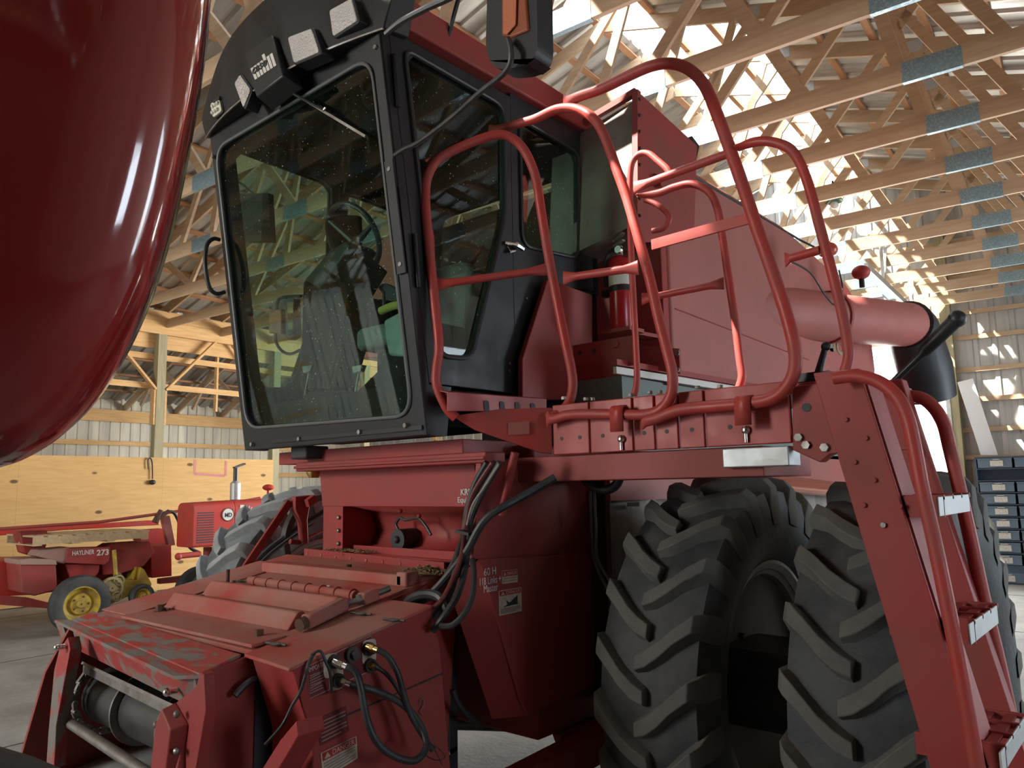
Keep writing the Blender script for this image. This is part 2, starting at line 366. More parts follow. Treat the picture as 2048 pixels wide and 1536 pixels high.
# ---- roof trusses
def top_z(x): return ZR(x) - .05 - .10
webs = []
for s, x0, x1 in ((1, -2.6, -1.0), (1, -1.68, -2.85), (1, -.93, -1.32), (1, -.2, -1.28), (1, 1.5, .45), (1, 1.5, 2.6), (1, -3.9, -3.0), (1, -4.85, -2.75)):
    webs.append((x0, x1)); webs.append((2 * XC - x0, 2 * XC - x1))
T0 = None
trl = ['closest to the far end wall', 'second from the far end wall', 'third from the far end wall', 'fourth from the far end wall', 'fifth from the far end wall', 'sixth from the far end wall', 'seventh from the far end wall', 'eighth from the far end wall', 'above the grain tank, ninth from the far end wall', 'above the cab roof, tenth from the far end wall', 'eleventh from the far end wall', 'twelfth from the far end wall', 'thirteenth from the far end wall', 'fourteenth from the far end wall', 'fifteenth from the far end wall', 'sixteenth from the far end wall', 'seventeenth from the far end wall', 'eighteenth from the far end wall', 'nearest the shed front']
def bare(o, parent): return o
for i in range(19):
    y = 6.54 + 1.145 * (8 - i)
    if i == 0:
        T0 = thing('roof_truss', '', 'roof truss', B(0, y, 5), rotz=TH); X0 = BM @ Matrix.Translation((0, y, 0))
        def tp(mb, n, m=WOODX, **k): return mb.build(n, m, T0, smooth=False, xf=X0, **k)
        tp(MB().bar((XL - .1, 0, 5), (XR + .1, 0, 5), .04, .17), 'bottom_chord')
        for s in (-1, 1):
            e = XL - .45 if s < 0 else XR + .45
            tp(MB().bar((XC, 0, top_z(XC)), (e, 0, top_z(e)), .04, .19), 'top_chord')
        for x0, x1 in webs:
            tp(MB().bar((x0, 0, 5.06), (x1, 0, top_z(x1)), .038, .10, (0, 0, 1)), 'web')
        for x in (-2.63, -.70, -7.07, -9.0, 2.2):
            tp(MB().box((x - .21, -.0225, 4.91), (x + .21, .0225, 5.08)), 'connector_plate', PLATE)
        for x in (-1.3, -2.85, -6.85, -8.4):
            tp(MB().box((x - .16, -.0225, top_z(x) - .1), (x + .16, .0225, top_z(x) + .05)), 'connector_plate', GALV)
        t = T0
    else:
        t = T0.copy(); COL.objects.link(t); t.location = B(0, y, 5)
        for ch in list(T0.children):
            c = ch.copy(); COL.objects.link(c); c.parent = t; c.matrix_parent_inverse = T0.matrix_basis.inverted()
    tag(t, 'wooden roof truss ' + trl[i], 'roof truss', 'roof trusses across the shed')
    t.name = 'roof_truss'

# ---- long-side wall with the plywood, posts and the low side roof beyond
wl = MB(); corr_w(wl, (-17.4, YF - 3), (-17.4, YE + 3), 0, 3.90, (1, 0))
wl = struct(wl.build('wall_left', SID, smooth=False, xf=BM))
lr = MB(); corr_y(lr, XL - .35, 5.28, -17.7, 3.72, YF - 3, YE + 3)
lr = struct(lr.build('ceiling_low', ROOF, smooth=False, xf=BM))
for k in range(6):
    x = -14.6 - k * .58; z = 5.28 - (-14.35 - x) * .466 - .06
    MB().bar((x, YF, z), (x, YE, z), .09, .04).build('purlin', WOODY, lr, smooth=False, xf=BM)
y = YF
while y < YE:
    MB().bar((-14.3, y, 5.1), (-17.5, y, 3.6), .04, .16).build('rafter', WOODX, lr, smooth=False, xf=BM)
    MB().bar((-15.0, y, 3.9), (-15.9, y + .0, 4.5), .04, .09).build('brace', WOODX, lr, smooth=False, xf=BM)
    MB().bar((-15.9, y, 4.5), (-16.6, y, 3.7), .04, .09).build('brace', WOODX, lr, smooth=False, xf=BM)
    y += 1.22
def wp(mb, n, m, **k): return mb.build(n, m, wl, smooth=False, xf=BM, **k)
wp(MB().bar((-17.25, YF, 3.5), (-17.25, YE, 3.5), .05, .26), 'plate_beam', WOODB)
for z in (2.9, 2.2, 1.0): wp(MB().bar((-17.3, YF, z), (-17.3, YE, z), .04, .10), 'girt', WOODB)
wp(MB().box((XL + .04, YF, 4.78), (XL + .09, YE, 5.03)), 'header_beam', WOODB)
wp(MB().box((XL - .11, YF, 4.52), (XL - .07, YE, 4.80)), 'header_beam', WOODB)
wp(MB().box((XL + .02, YF, 5.03), (XL + .12, YE, 5.22)), 'header_beam', WOODB)
wp(MB().bar((XL - .1, YF, 4.36), (XL - .1, YE, 4.36), .04, .11), 'girt', WOODB)
wp(MB().bar((XL - .1, YF, 3.80), (XL - .1, YE, 3.80), .04, .11), 'girt', WOODB)
for k in range(-5, 4):
    y = 7.62 + 2.60 * k
    wp(MB().box((XL - .07, y - .085, 0), (XL + .08, y + .085, 5.0)), 'post', WOODZ)
    for s in (-1, 1):
        wp(MB().bar((XL + .06, y + s * .10, 3.72), (XL + .06, y + s * 1.10, 4.78), .04, .09, (1, 0, 0)), 'knee_brace', WOODB)
        wp(MB().box((XL - .07, y + s * .105 - .02, 3.05), (XL + .07, y + s * .105 + .02, 3.75)), 'scab_board', WOODB)
    wp(MB().bar((XL - .14, y + 1.28, 3.4), (XL - .14, y + 1.28, 4.75), .04, .09), 'stud', WOODB)
for k in range(-6, 3):
    y1 = 10.15 - 2.44 * k - 2.44 * 0
    y1 = 10.15 + 2.44 * (k - 2) + 0
    if y1 < 2: continue
    wp(MB().box((XL + .081, y1 - 2.438, .02), (XL + .10, y1, 2.44)), 'plywood_sheet', PLY)
sp = REDF
def stripe(a, b, w): return MB().bar(a, b, .002, w, (0, 0, 1))
for a, b in (((8.35, 2.42), (8.35, 2.13)), ((8.35, 2.14), (9.0, 2.10)), ((9.02, 2.40), (9.02, 2.10))):
    wp(MB().bar((XL + .102, a[0], a[1]), (XL + .102, b[0], b[1]), .003, .05, (0, 0, 1) if a[0] != b[0] else (0, 1, 0)), 'red_paint_mark', REDF)
# socket and cord hanging on the plywood
p0 = [atB(u, v, 'x', XL + .14) for u, v in ((297, 938), (296, 922), (300, 916), (304, 924), (305, 945), (305, 958))]
ck = tag(MB().tube(smooth_path(p0), .012, 8).ball(p0[-1] - V((0, 0, .06)), .06, (1, 1, .8)).build('extension_socket', BLKP), 'black cord with a socket hanging on the plywood wall', 'socket')

# ---- far wall with the tall doorway
gz = lambda p: ZR(p.x) - .02
we = MB(); corr_w(we, (-1.98, YE), (XR, YE), 0, gz, (0, -1), .30); corr_w(we, (-9.0, YE), (-1.98, YE), 4.42, gz, (0, -1), .30); corr_w(we, (XL, YE), (-9.0, YE), 0, gz, (0, -1), .30); corr_w(we, (-17.4, YE), (XL, YE), 0, lambda p: 5.2 - (XL - p.x) * .45, (0, -1), .30)
we = struct(we.build('wall_end', SIDG, smooth=False, xf=BM))
def ep(mb, n, m, **k): return mb.build(n, m, we, smooth=False, xf=BM, **k)
for z in (.7, 1.55, 2.15, 2.65, 3.20, 3.75, 4.35, 4.82, 5.5, 6.2):
    a = -1.9 if z < 4.5 else XL
    b = XR
    if z > 5.3: a = XC - (8.2 - z) / .312 + .3; b = XC + (8.2 - z) / .312 - .3
    ep(MB().bar((a, YE - .05, z), (b, YE - .05, z), .05, .085, (0, 0, 1)), 'girt', WOODX)
for x in (-1.89, -9.1, 1.2):
    ep(MB().box((x - .09, YE - .30, 0), (x + .09, YE - .10, 6.6)), 'post', WOODZ)
ep(MB().box((-2.0, YE - .32, 0), (-1.93, YE - .02, 4.42)), 'door_jamb', GALV)
ep(MB().box((-9.0, YE - .12, 4.36), (-1.9, YE - .02, 4.62)), 'door_header', WOODX)
# raised sectional door under the roof
dr = MB()
for k in range(7):
    dr.box((-8.9, 12.35 + k * .52, 4.50), (-2.25, 12.35 + k * .52 + .505, 4.545))
dr = struct(dr.build('door_1', BOARD, smooth=False, xf=BM))
for k in range(7):
    MB().box((-8.9, 12.42 + k * .52, 4.45), (-2.25, 12.47 + k * .52, 4.50)).build('stiffener', GALV, dr, smooth=False, xf=BM)
for x in (-2.15, -8.98):
    MB().bar((x, 10.9, 4.62), (x, 16.0, 4.60), .05, .09).build('track', GALV, dr, smooth=False, xf=BM)
    for yy in (12.0, 14.2):
        for dy in (0, .35): MB().bar((x, yy, 4.62), (x, yy + dy, 5.25), .04, .04).build('track_hanger', GALV, dr, smooth=False, xf=BM)
# other two sides, behind and beside the camera
wr = MB(); corr_w(wr, (XR, YF), (XR, -.8), 0, ZR(XR), (-1, 0), .30); corr_w(wr, (XR, -.8), (XR, 1.0), 0, ZR(XR), (-1, 0), .30); corr_w(wr, (XR, 1.0), (XR, 2.2), 2.8, ZR(XR), (-1, 0), .30); corr_w(wr, (XR, 1.0), (XR, 2.2), 0, 1.3, (-1, 0), .30); corr_w(wr, (XR, 2.2), (XR, 7.5), 0, ZR(XR), (-1, 0), .30); corr_w(wr, (XR, 7.5), (XR, 9.5), 4.0, ZR(XR), (-1, 0), .30); corr_w(wr, (XR, 9.5), (XR, YE), 0, ZR(XR), (-1, 0), .30)  # both openings are added, out of view, to let the fill in
struct(wr.build('wall_right', SIDG, smooth=False, xf=BM))
wf = MB(); corr_w(wf, (XR, YF), (-6.2, YF), 0, gz, (0, 1), .30); corr_w(wf, (-6.2, YF), (-8.4, YF), 5.0, gz, (0, 1), .30); corr_w(wf, (-8.4, YF), (XL, YF), 0, gz, (0, 1), .30)  # unseen gap added in this wall for its light
struct(wf.build('wall_front', mat('dark_front_sheeting', (.10, .095, .085), .6), smooth=False, xf=BM))  # unseen wall, coloured dark to keep its windscreen reflection dim

# ---- storage cabinet of small bins by the far wall
SY = YE - .5
tb = thing('bin_cabinet', 'dark blue cabinet holding rows of labelled plastic bins by the far wall', 'cabinet', B(-1.0, SY, 0), rotz=TH)
def cp(mb, n, m, par=None, **k): return mb.build(n, m, par or tb, smooth=False, xf=BM, **k)
cx0, cx1, cy0, cy1 = -1.60, .10, SY - .2, SY + .2
c = MB().box((cx0, cy0, .30), (cx0 + .025, cy1, 2.14)).box((cx1 - .025, cy0, .30), (cx1, cy1, 2.14)).box((cx0, cy1 - .02, .30), (cx1, cy1, 2.14)).box((cx0, cy0, 2.115), (cx1, cy1, 2.14))
for k in range(9): c.box((cx0, cy0, .295 + k * .2033), (cx1, cy1, .312 + k * .2033))
c.box((cx0, cy0 + .02, 0), (cx1, cy1, .30))
cp(c, 'body', BINF)
rows = [0.02] + [.317 + k * .2033 for k in range(9)]
for r, z in enumerate(rows):
    if r == 8: continue
    for q in range(3):
        x = cx0 + .045 + q * .54; w = .50; h = .165
        if r == 9 and q > 0: w = .3
        yy = cy0 - .015 if r else cy0 - .01
        bn = cp(MB().box((x, yy, z + .005), (x + w, cy0 + .3, z + h)).box((x - .008, yy - .012, z + h - .02), (x + w + .008, yy, z + h)), 'bin', BIN)
        lx = x + .18 + .03 * random.random()
        cp(MB().box((lx, yy - .016, z + .03), (lx + .19, yy - .0125, z + .125)), 'label_card', PAPER, bn)
        cp(MB().box((lx + .04, yy - .03, z + .138), (lx + .15, yy - .0125, z + .148)), 'handle', PAPER, bn)
bd = [atB(u, v, 'y', YE - y_) for u, v, y_ in ((1915, 765, .34), (1946, 757, .34), (1996, 910, .34), (1962, 910, .34))]
tag(MB().prism(bd, BM.to_3x3() @ V((0, -.03, 0))).build('white_board', BOARD, smooth=False), 'long white board leaning on the far wall behind the bin cabinet', 'board')
bx = tag(MB().box((-1.98, SY - .15, 1.28), (-1.63, SY + .15, 1.62)).build('cardboard_box', CARD, bevel=.004, smooth=False, xf=BM), 'brown cardboard carton standing on a crate beside the bin cabinet', 'box')
text('PLASTIC', B(-1.90, SY - .153, 1.31), BM.to_3x3() @ V((1, 0, 0)), (0, 0, 1), .07, INK, 'printed_word', bx)
tag(MB().box((-2.02, SY - .2, 0), (-1.62, SY + .16, 1.28)).build('wooden_crate', WOODX, bevel=.004, smooth=False, xf=BM), 'reddish wooden crate under the cardboard carton', 'crate')
# work lamp hanging under a chord
hl = thing('hanging_lamp', 'small green shaded lamp hanging from a roof truss chord', 'lamp', B(-3.1, 9.9, 4.7), rotz=TH)
q = atB(1668, 400, 'y', 9.95)
MB().lathe([(.02, .08), (.05, .06), (.11, -.02), (.105, -.025), (.02, .05)], q, (0, 0, 1), 20).build('shade', mat('lamp_green', (.10, .16, .13), .5), hl)
MB().ball(q - V((0, 0, .07)), .05).build('bulb', WHT, hl)
MB().cyl(q + V((0, 0, .07)), q + V((0, 0, .25)), .012).build('stem', BLKP, hl)

# ================================================================== THE COMBINE
CB = thing('combine_harvester', 'large red combine harvester with black cab, handrails, ladder and dual wheels', 'combine harvester', (-3.2, 3.5, 0))
def c_(mb, n, m, par=None, **k): return mb.build(n, m, par or CB, **k)
SX, LX = -2.49, -4.0                            # the cab's two sides
WP, WN = V((SX, 2.30, 2.01)), V((0, 1.78, .27)).normalized()
ws = lambda u, v: atp(u, v, WP, WN)
sd_ = lambda u, v: at(u, v, 'x', SX)
fs_ = lambda u, v: at(u, v, 'x', LX)
# --- windscreen frame and glass
out = [V((LX, 2.30, 2.01)), V((SX, 2.30, 2.01)), V((SX, 2.03, 3.79)), V((LX, 2.03, 3.79))]
gp = [V((LX + .06, 2.278, 2.13)), V((SX - .075, 2.283, 2.10)), V((SX - .075, 2.038, 3.70)), V((LX + .06, 2.038, 3.70))]
gp = [V((p.x, 2.30 - (p.z - 2.01) * .27 / 1.78, p.z)) for p in gp]
gr = rounded(gp, .12, 6)
c_(hole_plate(MB(), out, gr, WN, (0, .05, 0)), 'windscreen_frame', BLK, bevel=.004)
gin = [p + V((0, .012, 0)) for p in gr]
c_(MB().prism(gin, (0, .006, 0)), 'windscreen', GLW, smooth=False)
c_(MB().tube([p + V((0, -.006, 0)) for p in gr], .009, 8, closed=True), 'windscreen_seal', RUBG)
# clamping strips and bolts on the frame
pf = lambda x, z: V((x, 2.30 - (z - 2.01) * .27 / 1.78, z))
for z0, z1 in ((3.10, 3.77), (2.72, 3.22)): c_(MB().bar(pf(SX - .03, z0) - V((0, .006 if z0 > 3 else .012, 0)), pf(SX - .03, z1) - V((0, .006 if z0 > 3 else .012, 0)), .055, .008, (0, 1, 0)), 'pillar_strip', BLK)
bl = MB()
for x, z in ((SX - .03, 3.72), (SX - .03, 3.18), (SX - .03, 2.76), (SX - .12, 2.06), (SX - .45, 2.05), (SX - .95, 2.045), (LX + .1, 2.04), (LX + .03, 3.66)):
    p = pf(x, z); c_(MB().cyl(p - V((0, .02, 0)), p, .011, .012, 8), 'bolt', STL)
c_(MB().box((LX + .3, 2.285, 2.035), (SX - .02, 2.30, 2.055)), 'lower_trim', BLK)
# --- near side of the cab: shell with door opening, door, rear window
Y0 = lambda z: 2.30 - (z - 2.01) * .27 / 1.78
side = [V((SX, Y0(2.01), 2.01)), V((SX, 2.42, 2.01)), V((SX, 2.45, 2.24)), V((SX, 2.96, 2.24)), V((SX, 3.0, 2.5)), V((SX, 3.20, 2.86)), V((SX, 3.66, 2.92)), V((SX, 3.66, 3.84)), V((SX, 2.03, 3.84))]
for nm, x, s in (('side_panel', SX, 1), ('far_side_panel', LX, -1)):
    sp_ = [V((x, p.y, p.z)) for p in side]
    big = rounded([V((x, Y0(p[1]) + .13 if p[0] == 'f' else p[0], p[1])) for p in (('f', 2.37), (2.58, 2.38), (2.84, 3.15), (2.85, 3.74), ('f', 3.76))], [.06, .07, .1, .09, .06], 5)
    rw = rounded([V((x, 2.97, 3.02)), V((x, 3.47, 3.06)), V((x, 3.50, 3.70)), V((x, 2.97, 3.72))], .08, 5)
    # split the panel in a front (door) and a rear part, each with its window hole
    cut = 2.90
    fr = [V((x, Y0(2.24) + .05, 2.24)), V((x, cut, 2.24)), V((x, cut, 3.82)), V((x, Y0(3.82) + .05, 3.82))]
    rr = [V((x, cut, 2.24)), V((x, 2.98, 2.24)), V((x, 3.0, 2.45)), V((x, 3.2, 2.86)), V((x, 3.66, 2.90)), V((x, 3.66, 3.84)), V((x, cut, 3.84))]
    d = c_(hole_plate(MB(), fr, big, (1, 0, 0), (-s * .035, 0, 0)), 'cab_door', CABIN if 0 else BLK, bevel=.003)
    c_(MB().prism([p - V((s * .012, 0, 0)) for p in big], (-s * .005, 0, 0)), 'door_glass', GLS, d, smooth=False)
    c_(MB().tube([p + V((s * .004, 0, 0)) for p in big], .012, 8, closed=True), 'door_seal', BLKP, d)
    q = c_(hole_plate(MB(), rr, rw, (1, 0, 0), (-s * .035, 0, 0)), nm, BLK, bevel=.003)
    c_(MB().prism([p - V((s * .012, 0, 0)) for p in rw], (-s * .005, 0, 0)), 'rear_quarter_window', GLS, smooth=False)
    c_(MB().tube([p + V((s * .004, 0, 0)) for p in rw], .011, 8, closed=True), 'window_seal', BLKP)
    c_(MB().prism([(x, Y0(2.01) + .02, 2.01), (x, 2.42, 2.01), (x, 2.45, 2.235), (x, Y0(3.84) + .62, 2.235), (x, Y0(2.235) + .04, 2.235)], (-s * .05, 0, 0)), 'sill_panel', BLK)
    if s > 0:
        for z in (3.58, 2.78):
            p = V((x + .012, Y0(z) + .055, z)); c_(MB().cyl(p - V((0, -.004, .12)), p + V((0, -.02, .12)), .011, seg=10), 'hinge', BLK, d)
        h = sd_(1020, 492)
        c_(MB().tube(smooth_path([sd_(1003, 487) + V((.02, 0, 0)), h + V((.035, 0, 0)), sd_(1036, 500) + V((.03, 0, 0))]), [.009] * 6 + [.016] * 7, 8), 'door_handle', CHR, d)
        c_(MB().tube([sd_(1015, 495) + V((.0, 0, 0)), sd_(1014, 506) + V((.02, 0, 0)), sd_(1024, 503) + V((.02, 0, 0))], .008, 8), 'latch_button', CHR, d)
        for u, v in ((1052, 597), (1052, 675), (1018, 727), (1017, 742)):
            p = sd_(u, v); c_(MB().cyl(p, p + V((.008, 0, 0)), .007, seg=8), 'rivet', STL)
# back, floor and roof lining of the cab
rb = [V((SX, 3.66, 2.88)), V((LX, 3.66, 2.88)), V((LX, 3.66, 3.84)), V((SX, 3.66, 3.84))]
bwin = rounded([V((SX - .2, 3.66, 2.98)), V((LX + .2, 3.66, 2.98)), V((LX + .2, 3.66, 3.66)), V((SX - .2, 3.66, 3.66))], .08, 5)
c_(hole_plate(MB(), rb, bwin, (0, 1, 0), (0, -.05, 0)), 'cab_back', CABIN)
c_(MB().prism([p + V((0, -.02, 0)) for p in bwin], (0, .005, 0)), 'back_window', GLS, smooth=False)
c_(MB().prism([(LX + .03, 2.34, 2.06), (LX + .03, 2.34, 2.26), (LX + .03, 2.9, 2.26), (LX + .03, 3.62, 2.9), (LX + .03, 3.62, 2.84), (LX + .03, 2.94, 2.06)], (1.43, 0, 0)), 'cab_floor', CABIN)
c_(MB().box((LX + .03, 2.08, 3.74), (SX - .05, 3.6, 3.84)), 'headlining', CABIN)
# --- roof: red cap and black visor
def arc(y, z0, rise, x0=LX - .06, x1=SX + .04, n=16):
    return [V((x0 + (x1 - x0) * i / n, y, z0 + rise * (1 - (abs(2 * i / n - 1)) ** 2.6))) for i in range(n + 1)]
def loft(rows, capt=True):
    n = len(rows[0]); m = MB(); vs = [p for r in rows for p in r]; fs = []
    for j in range(len(rows) - 1):
        for i in range(n - 1): fs.append([j * n + i, j * n + i + 1, (j + 1) * n + i + 1, (j + 1) * n + i])
    return m.add(vs, fs)
def solid_loft(tops, zb):                       # arcs closed below at height zb(y)
    rows = [t + [V((p.x, p.y, zb)) for p in reversed(t)] for t in tops]; n = len(rows[0]); m = MB(); fs = []
    for j in range(len(rows) - 1):
        for i in range(n): k = (i + 1) % n; fs.append([j * n + i, j * n + k, (j + 1) * n + k, (j + 1) * n + i])
    fs += [list(range(n))[::-1], [(len(rows) - 1) * n + i for i in range(n)]]
    return m.add([p for r in rows for p in r], fs)
c_(solid_loft([arc(2.12, 3.99, .20), arc(2.9, 3.99, .22), arc(3.5, 3.98, .20), arc(3.86, 3.86, .14)], 3.842), 'cab_roof', RED, bevel=.01)
# the visor: its face is bowed forwards and its top edge is an arch
def vis(t, k):                                  # t across 0..1, k up 0..1
    s = abs(2 * t - 1); x = LX - .03 + (SX - LX + .06) * t
    top = 4.235 - .20 * s ** 5
    z = 3.785 + (top - 3.785) * k
    x += (2 * t - 1) * .07 * min(1, k * 1.8) * s ** 3
    y = 2.025 - .10 * (1 - s ** 2.2) - .06 * k * (1 - s * .6) + .05 * k * k
    return V((x, y, z))
nx, nk = 28, 6; vs = []; fs = []
for j in range(nk + 1):
    for i in range(nx + 1): vs.append(vis(i / nx, j / nk))
for i in range(nx + 1): p = vis(i / nx, 1); vs.append(V((p.x, 2.17, p.z + .01)))
for i in range(nx + 1): p = vis(i / nx, 0); vs.append(V((p.x, 2.17, p.z + .02)))
J = nk + 3
for j in range(J):
    for i in range(nx):
        a, b = j * (nx + 1), ((j + 1) % J) * (nx + 1); fs.append([a + i, a + i + 1, b + i + 1, b + i])
for e in (0, nx): fs.append([j * (nx + 1) + e for j in range(J)])
vz = c_(MB().add(vs, fs), 'roof_visor', BLK, bevel=.006)
c_(MB().tube([vis(i / 24, 0) + V((0, -.004, -.004)) for i in range(25)], .006, 6), 'visor_trim', STL, vz)
def lamp(uvs, nm='work_light', lm=LENS, dep=.03, rim=.012, off=.014):
    ctr = V((sum(p[0] for p in uvs) / len(uvs), sum(p[1] for p in uvs) / len(uvs), 0))
    # find the visor point nearest to that line of sight, then use the plane there
    d = ray(ctr.x, ctr.y).normalized(); best = min(((vis(a / 60, b / 20) - CAM).cross(d).length, a, b) for a in range(61) for b in range(21)); p = vis(best[1] / 60, best[2] / 20)
    yy = p.y - off; pts = [at(u, v, 'y', yy) for u, v in uvs]; c = sum(pts, V()) / 4
    o = c_(MB().prism([c + (q - c) * 1.12 for q in rounded(pts, .02, 3)], (0, off + .06, 0)), nm, BLKP, bevel=.004)
    c_(MB().prism([q - V((0, .008, 0)) for q in rounded(pts, .015, 3)], (0, .02, 0)), 'lens', lm, o, bevel=.003)
    return o, c
lamp([(661, 22), (705, -2), (717, 42), (668, 74)])
lamp([(578, 76), (625, 58), (641, 105), (590, 127)])
lamp([(471, 168), (482, 150), (503, 180), (489, 217)])
o, c = lamp([(423, 208), (441, 200), (446, 222), (428, 236)], 'led_work_light', LED, off=.02)
for i in range(3):
    for j in range(2): c_(MB().ball(c + V((-.028 + i * .026, -.012, -.02 + j * .036)), .011), 'led', WHT, o)
c_(MB().bar(at(428, 205, 'y', 1.94), at(440, 195, 'y', 1.94), .01, .02), 'lamp_bracket', BLKP, o)
# wiper motor housing with the maker's mark
yb = 1.885
hb = [at(u, v, 'y', yb) for u, v in ((487, 112), (543, 67), (578, 152), (516, 190))]
hb = [V((-3.16, yb, 3.70)), V((-2.87, yb, 3.70)), V((-2.85, yb, 3.99)), V((-3.20, yb, 3.99))]
hb = [at(u, v, 'y', yb) for u, v in ((489, 108), (545, 68), (566, 152), (512, 193))]
hh = c_(MB().prism2(hb, [V((c.x + (c.x - -3.0) * .12, 2.0, c.z - .02)) for c in hb]), 'wiper_motor_housing', BLKP, bevel=.008)
hx = (hb[1] - hb[0]).normalized(); hx = V((1, 0, 0)); up = V((0, 0, 1))
lp = lambda u, v: at(u, v, 'y', yb - .003)
base = lp(511, 158); W_ = .045
lw = (lp(546, 128) - base).x
for k in range(7):
    a = lp(500, 138); b = lp(545, 105); c0 = lp(509, 160); d0 = lp(553, 130)
    f0, f1 = k / 7 + .02, (k + .78) / 7 + .02
    t0 = a.lerp(b, f0); t1 = a.lerp(b, f1); q0 = c0.lerp(d0, f0); q1 = c0.lerp(d0, f1)
    if k == 4: t0 = t0 + (t0 - q0) * .35; t1 = t1 + (t1 - q1) * .35
    c_(MB().prism([q0, q1, t1, t0], (0, .002, 0)), 'badge_bar', WHT, hh, smooth=False)
text('case', lp(505, 150), lp(530, 133) - lp(505, 150), lp(500, 138) - lp(509, 160), .065, INK, 'badge_word', hh, .0035, width=.13, bold=.0012)
# wiper
a, b, c3 = ws(563, 172) - V((0, .05, 0)), ws(665, 228) - V((0, .05, 0)), ws(738, 276) - V((0, .02, 0))
wi = c_(MB().tube([a, a.lerp(b, .35), b], [.012, .008, .006], 8), 'wiper_arm', BLK)
c_(MB().bar(a.lerp(b, .45) + V((0, .01, 0)), c3, .008, .012), 'wiper_blade', STL, wi)
c_(MB().tube([a.lerp(b, .6), b, b + V((.015, 0, .01))], .006, 6), 'wiper_spring', CHR, wi)
# cab grab handle on the far front post
hp = [fs_(u, v) for u, v in ((443, 478), (430, 476), (417, 490), (414, 530), (422, 572), (436, 586), (453, 583))]
c_(MB().tube([V((p.x - .02, p.y, p.z)) for p in smooth_path(hp)], .012, 8), 'grab_handle', BLK)
# mirrors: near one with arms, far one seen through the windscreen
mq = [at(u, v, 'y', 2.0) for u, v in ((986, -30), (1084, -40), (1086, 120), (1060, 140), (1000, 146), (982, 110))]
mr = c_(MB().prism2([V((p.x, 1.97, p.z)) for p in rounded(mq, .05, 4)], [sum(mq, V()) / 6 + (V((p.x, 2.06, p.z)) - sum(mq, V()) / 6) * V((1, 1, 1)).x for p in rounded(mq, .05, 4)]), 'mirror', BLKP, bevel=.02, seg=3)
c_(MB().prism([at(u, v, 'y', 1.955) for u, v in ((1008, -20), (1034, -20), (1032, 50), (1015, 70), (1008, 68))], (0, -.004, 0)), 'amber_reflector', AMB, mr)
c_(MB().prism([at(u, v, 'y', 1.96) for u, v in ((1003, -22), (1050, -22), (1056, 60), (1022, 74), (1003, 70))], (0, .04, 0)), 'marker_lamp', mat('amber_lamp_body', (.35, .09, .04), .45), mr, bevel=.006)
ap = [(790, 310), (812, 296), (838, 284), (900, 238), (960, 185), (1002, 152), (1020, 128), (1022, 100), (1016, 78)]
ys = [2.10, 2.09, 2.08, 2.04, 1.99, 1.96, 1.94, 1.93, 1.95]
c_(MB().tube(smooth_path([at(u, v, 'y', y) for (u, v), y in zip(ap, ys)]), .011, 8), 'mirror_arm', DRK)
ap = [(772, 68), (800, 45), (850, 18), (900, -5), (960, -40)]
c_(MB().tube(smooth_path([at(u, v, 'y', 2.0) for u, v in ap]), .014, 8), 'mirror_arm', DRK)
c_(MB().tube([at(886, 105, 'x', SX), at(905, 40, 'x', SX + .06), at(918, -6, 'x', SX + .12)], .011, 8), 'mirror_stay', BLK)
fm = thing  # (far mirror)
p = [V((-4.42, 2.62 + y, z)) for y, z in ((0, 2.66), (.0, 2.98))]
m2 = c_(MB().prism(rounded([atp(u, v, (-4.45, 2.75, 2.8), (-.2, 1, 0)) for u, v in ((570, 596), (588, 596), (590, 672), (576, 680), (570, 672))], .01, 3), (0, .05, 0)), 'far_mirror', BLKP, bevel=.006)
c_(MB().prism([atp(u, v, (-4.45, 2.74, 2.8), (-.2, 1, 0)) for u, v in ((574, 602), (586, 602), (586, 668), (577, 672))], (0, .003, 0)), 'mirror_glass', MIR, m2, smooth=False)
c_(MB().prism([atp(u, v, (-4.45, 2.72, 2.8), (-.2, 1, 0)) for u, v in ((538, 620), (562, 618), (562, 668), (538, 666))], (0, .06, 0)), 'marker_lamp', mat('amber_brown', (.30, .10, .03), .4), m2, bevel=.006)
c_(MB().tube(smooth_path([atp(u, v, (-4.4, 2.75, 2.8), (-.2, 1, 0)) for u, v in ((602, 592), (570, 594), (556, 602), (552, 640), (552, 680), (562, 700), (580, 708), (600, 700))]), .010, 8), 'far_mirror_arm', BLK)
# --- inside the cab
IY = 2.78
stw = [at(u, v, 'y', 2.62) for u, v in ((645, 455), (665, 425), (700, 420), (738, 445), (768, 490), (768, 520), (745, 532), (725, 528))]
sc_ = V((-3.25, 2.62, 3.07)); e1 = V((1, -.0, .02)).normalized(); e2 = V((0, -.50, .80)).normalized(); sr = .20
sc_ = at(706, 476, 'y', 2.65)
ringp = [sc_ + e1 * sr * math.cos(a) + e2 * sr * math.sin(a) for a in [2 * PI * k / 36 for k in range(36)]]
swh = c_(MB().tube(ringp, .016, 10, closed=True), 'steering_wheel', BLKP)
hub = sc_ - e1.cross(e2) * -.05
for k in (0.15, 2.3, 4.4): c_(MB().tube([sc_ + V((0, .02, -.03)), sc_ + e1 * sr * math.cos(k) + e2 * sr * math.sin(k)], [.022, .012], 8), 'spoke', BLKP, swh)
c_(MB().ball(sc_ + V((0, .02, -.03)), .045, (1, .7, .7)), 'hub', BLKP, swh)
colp = [at(u, v, 'y', 2.62) for u, v in ((672, 488), (730, 530), (697, 592), (622, 600), (606, 565))]
colp = [at(u, v, 'y', 2.60) for u, v in ((680, 487), (732, 532), (696, 594), (690, 640), (660, 780), (600, 780), (606, 565))]
c_(MB().prism(colp, (0, .16, 0)), 'steering_console', CABIN, bevel=.01)
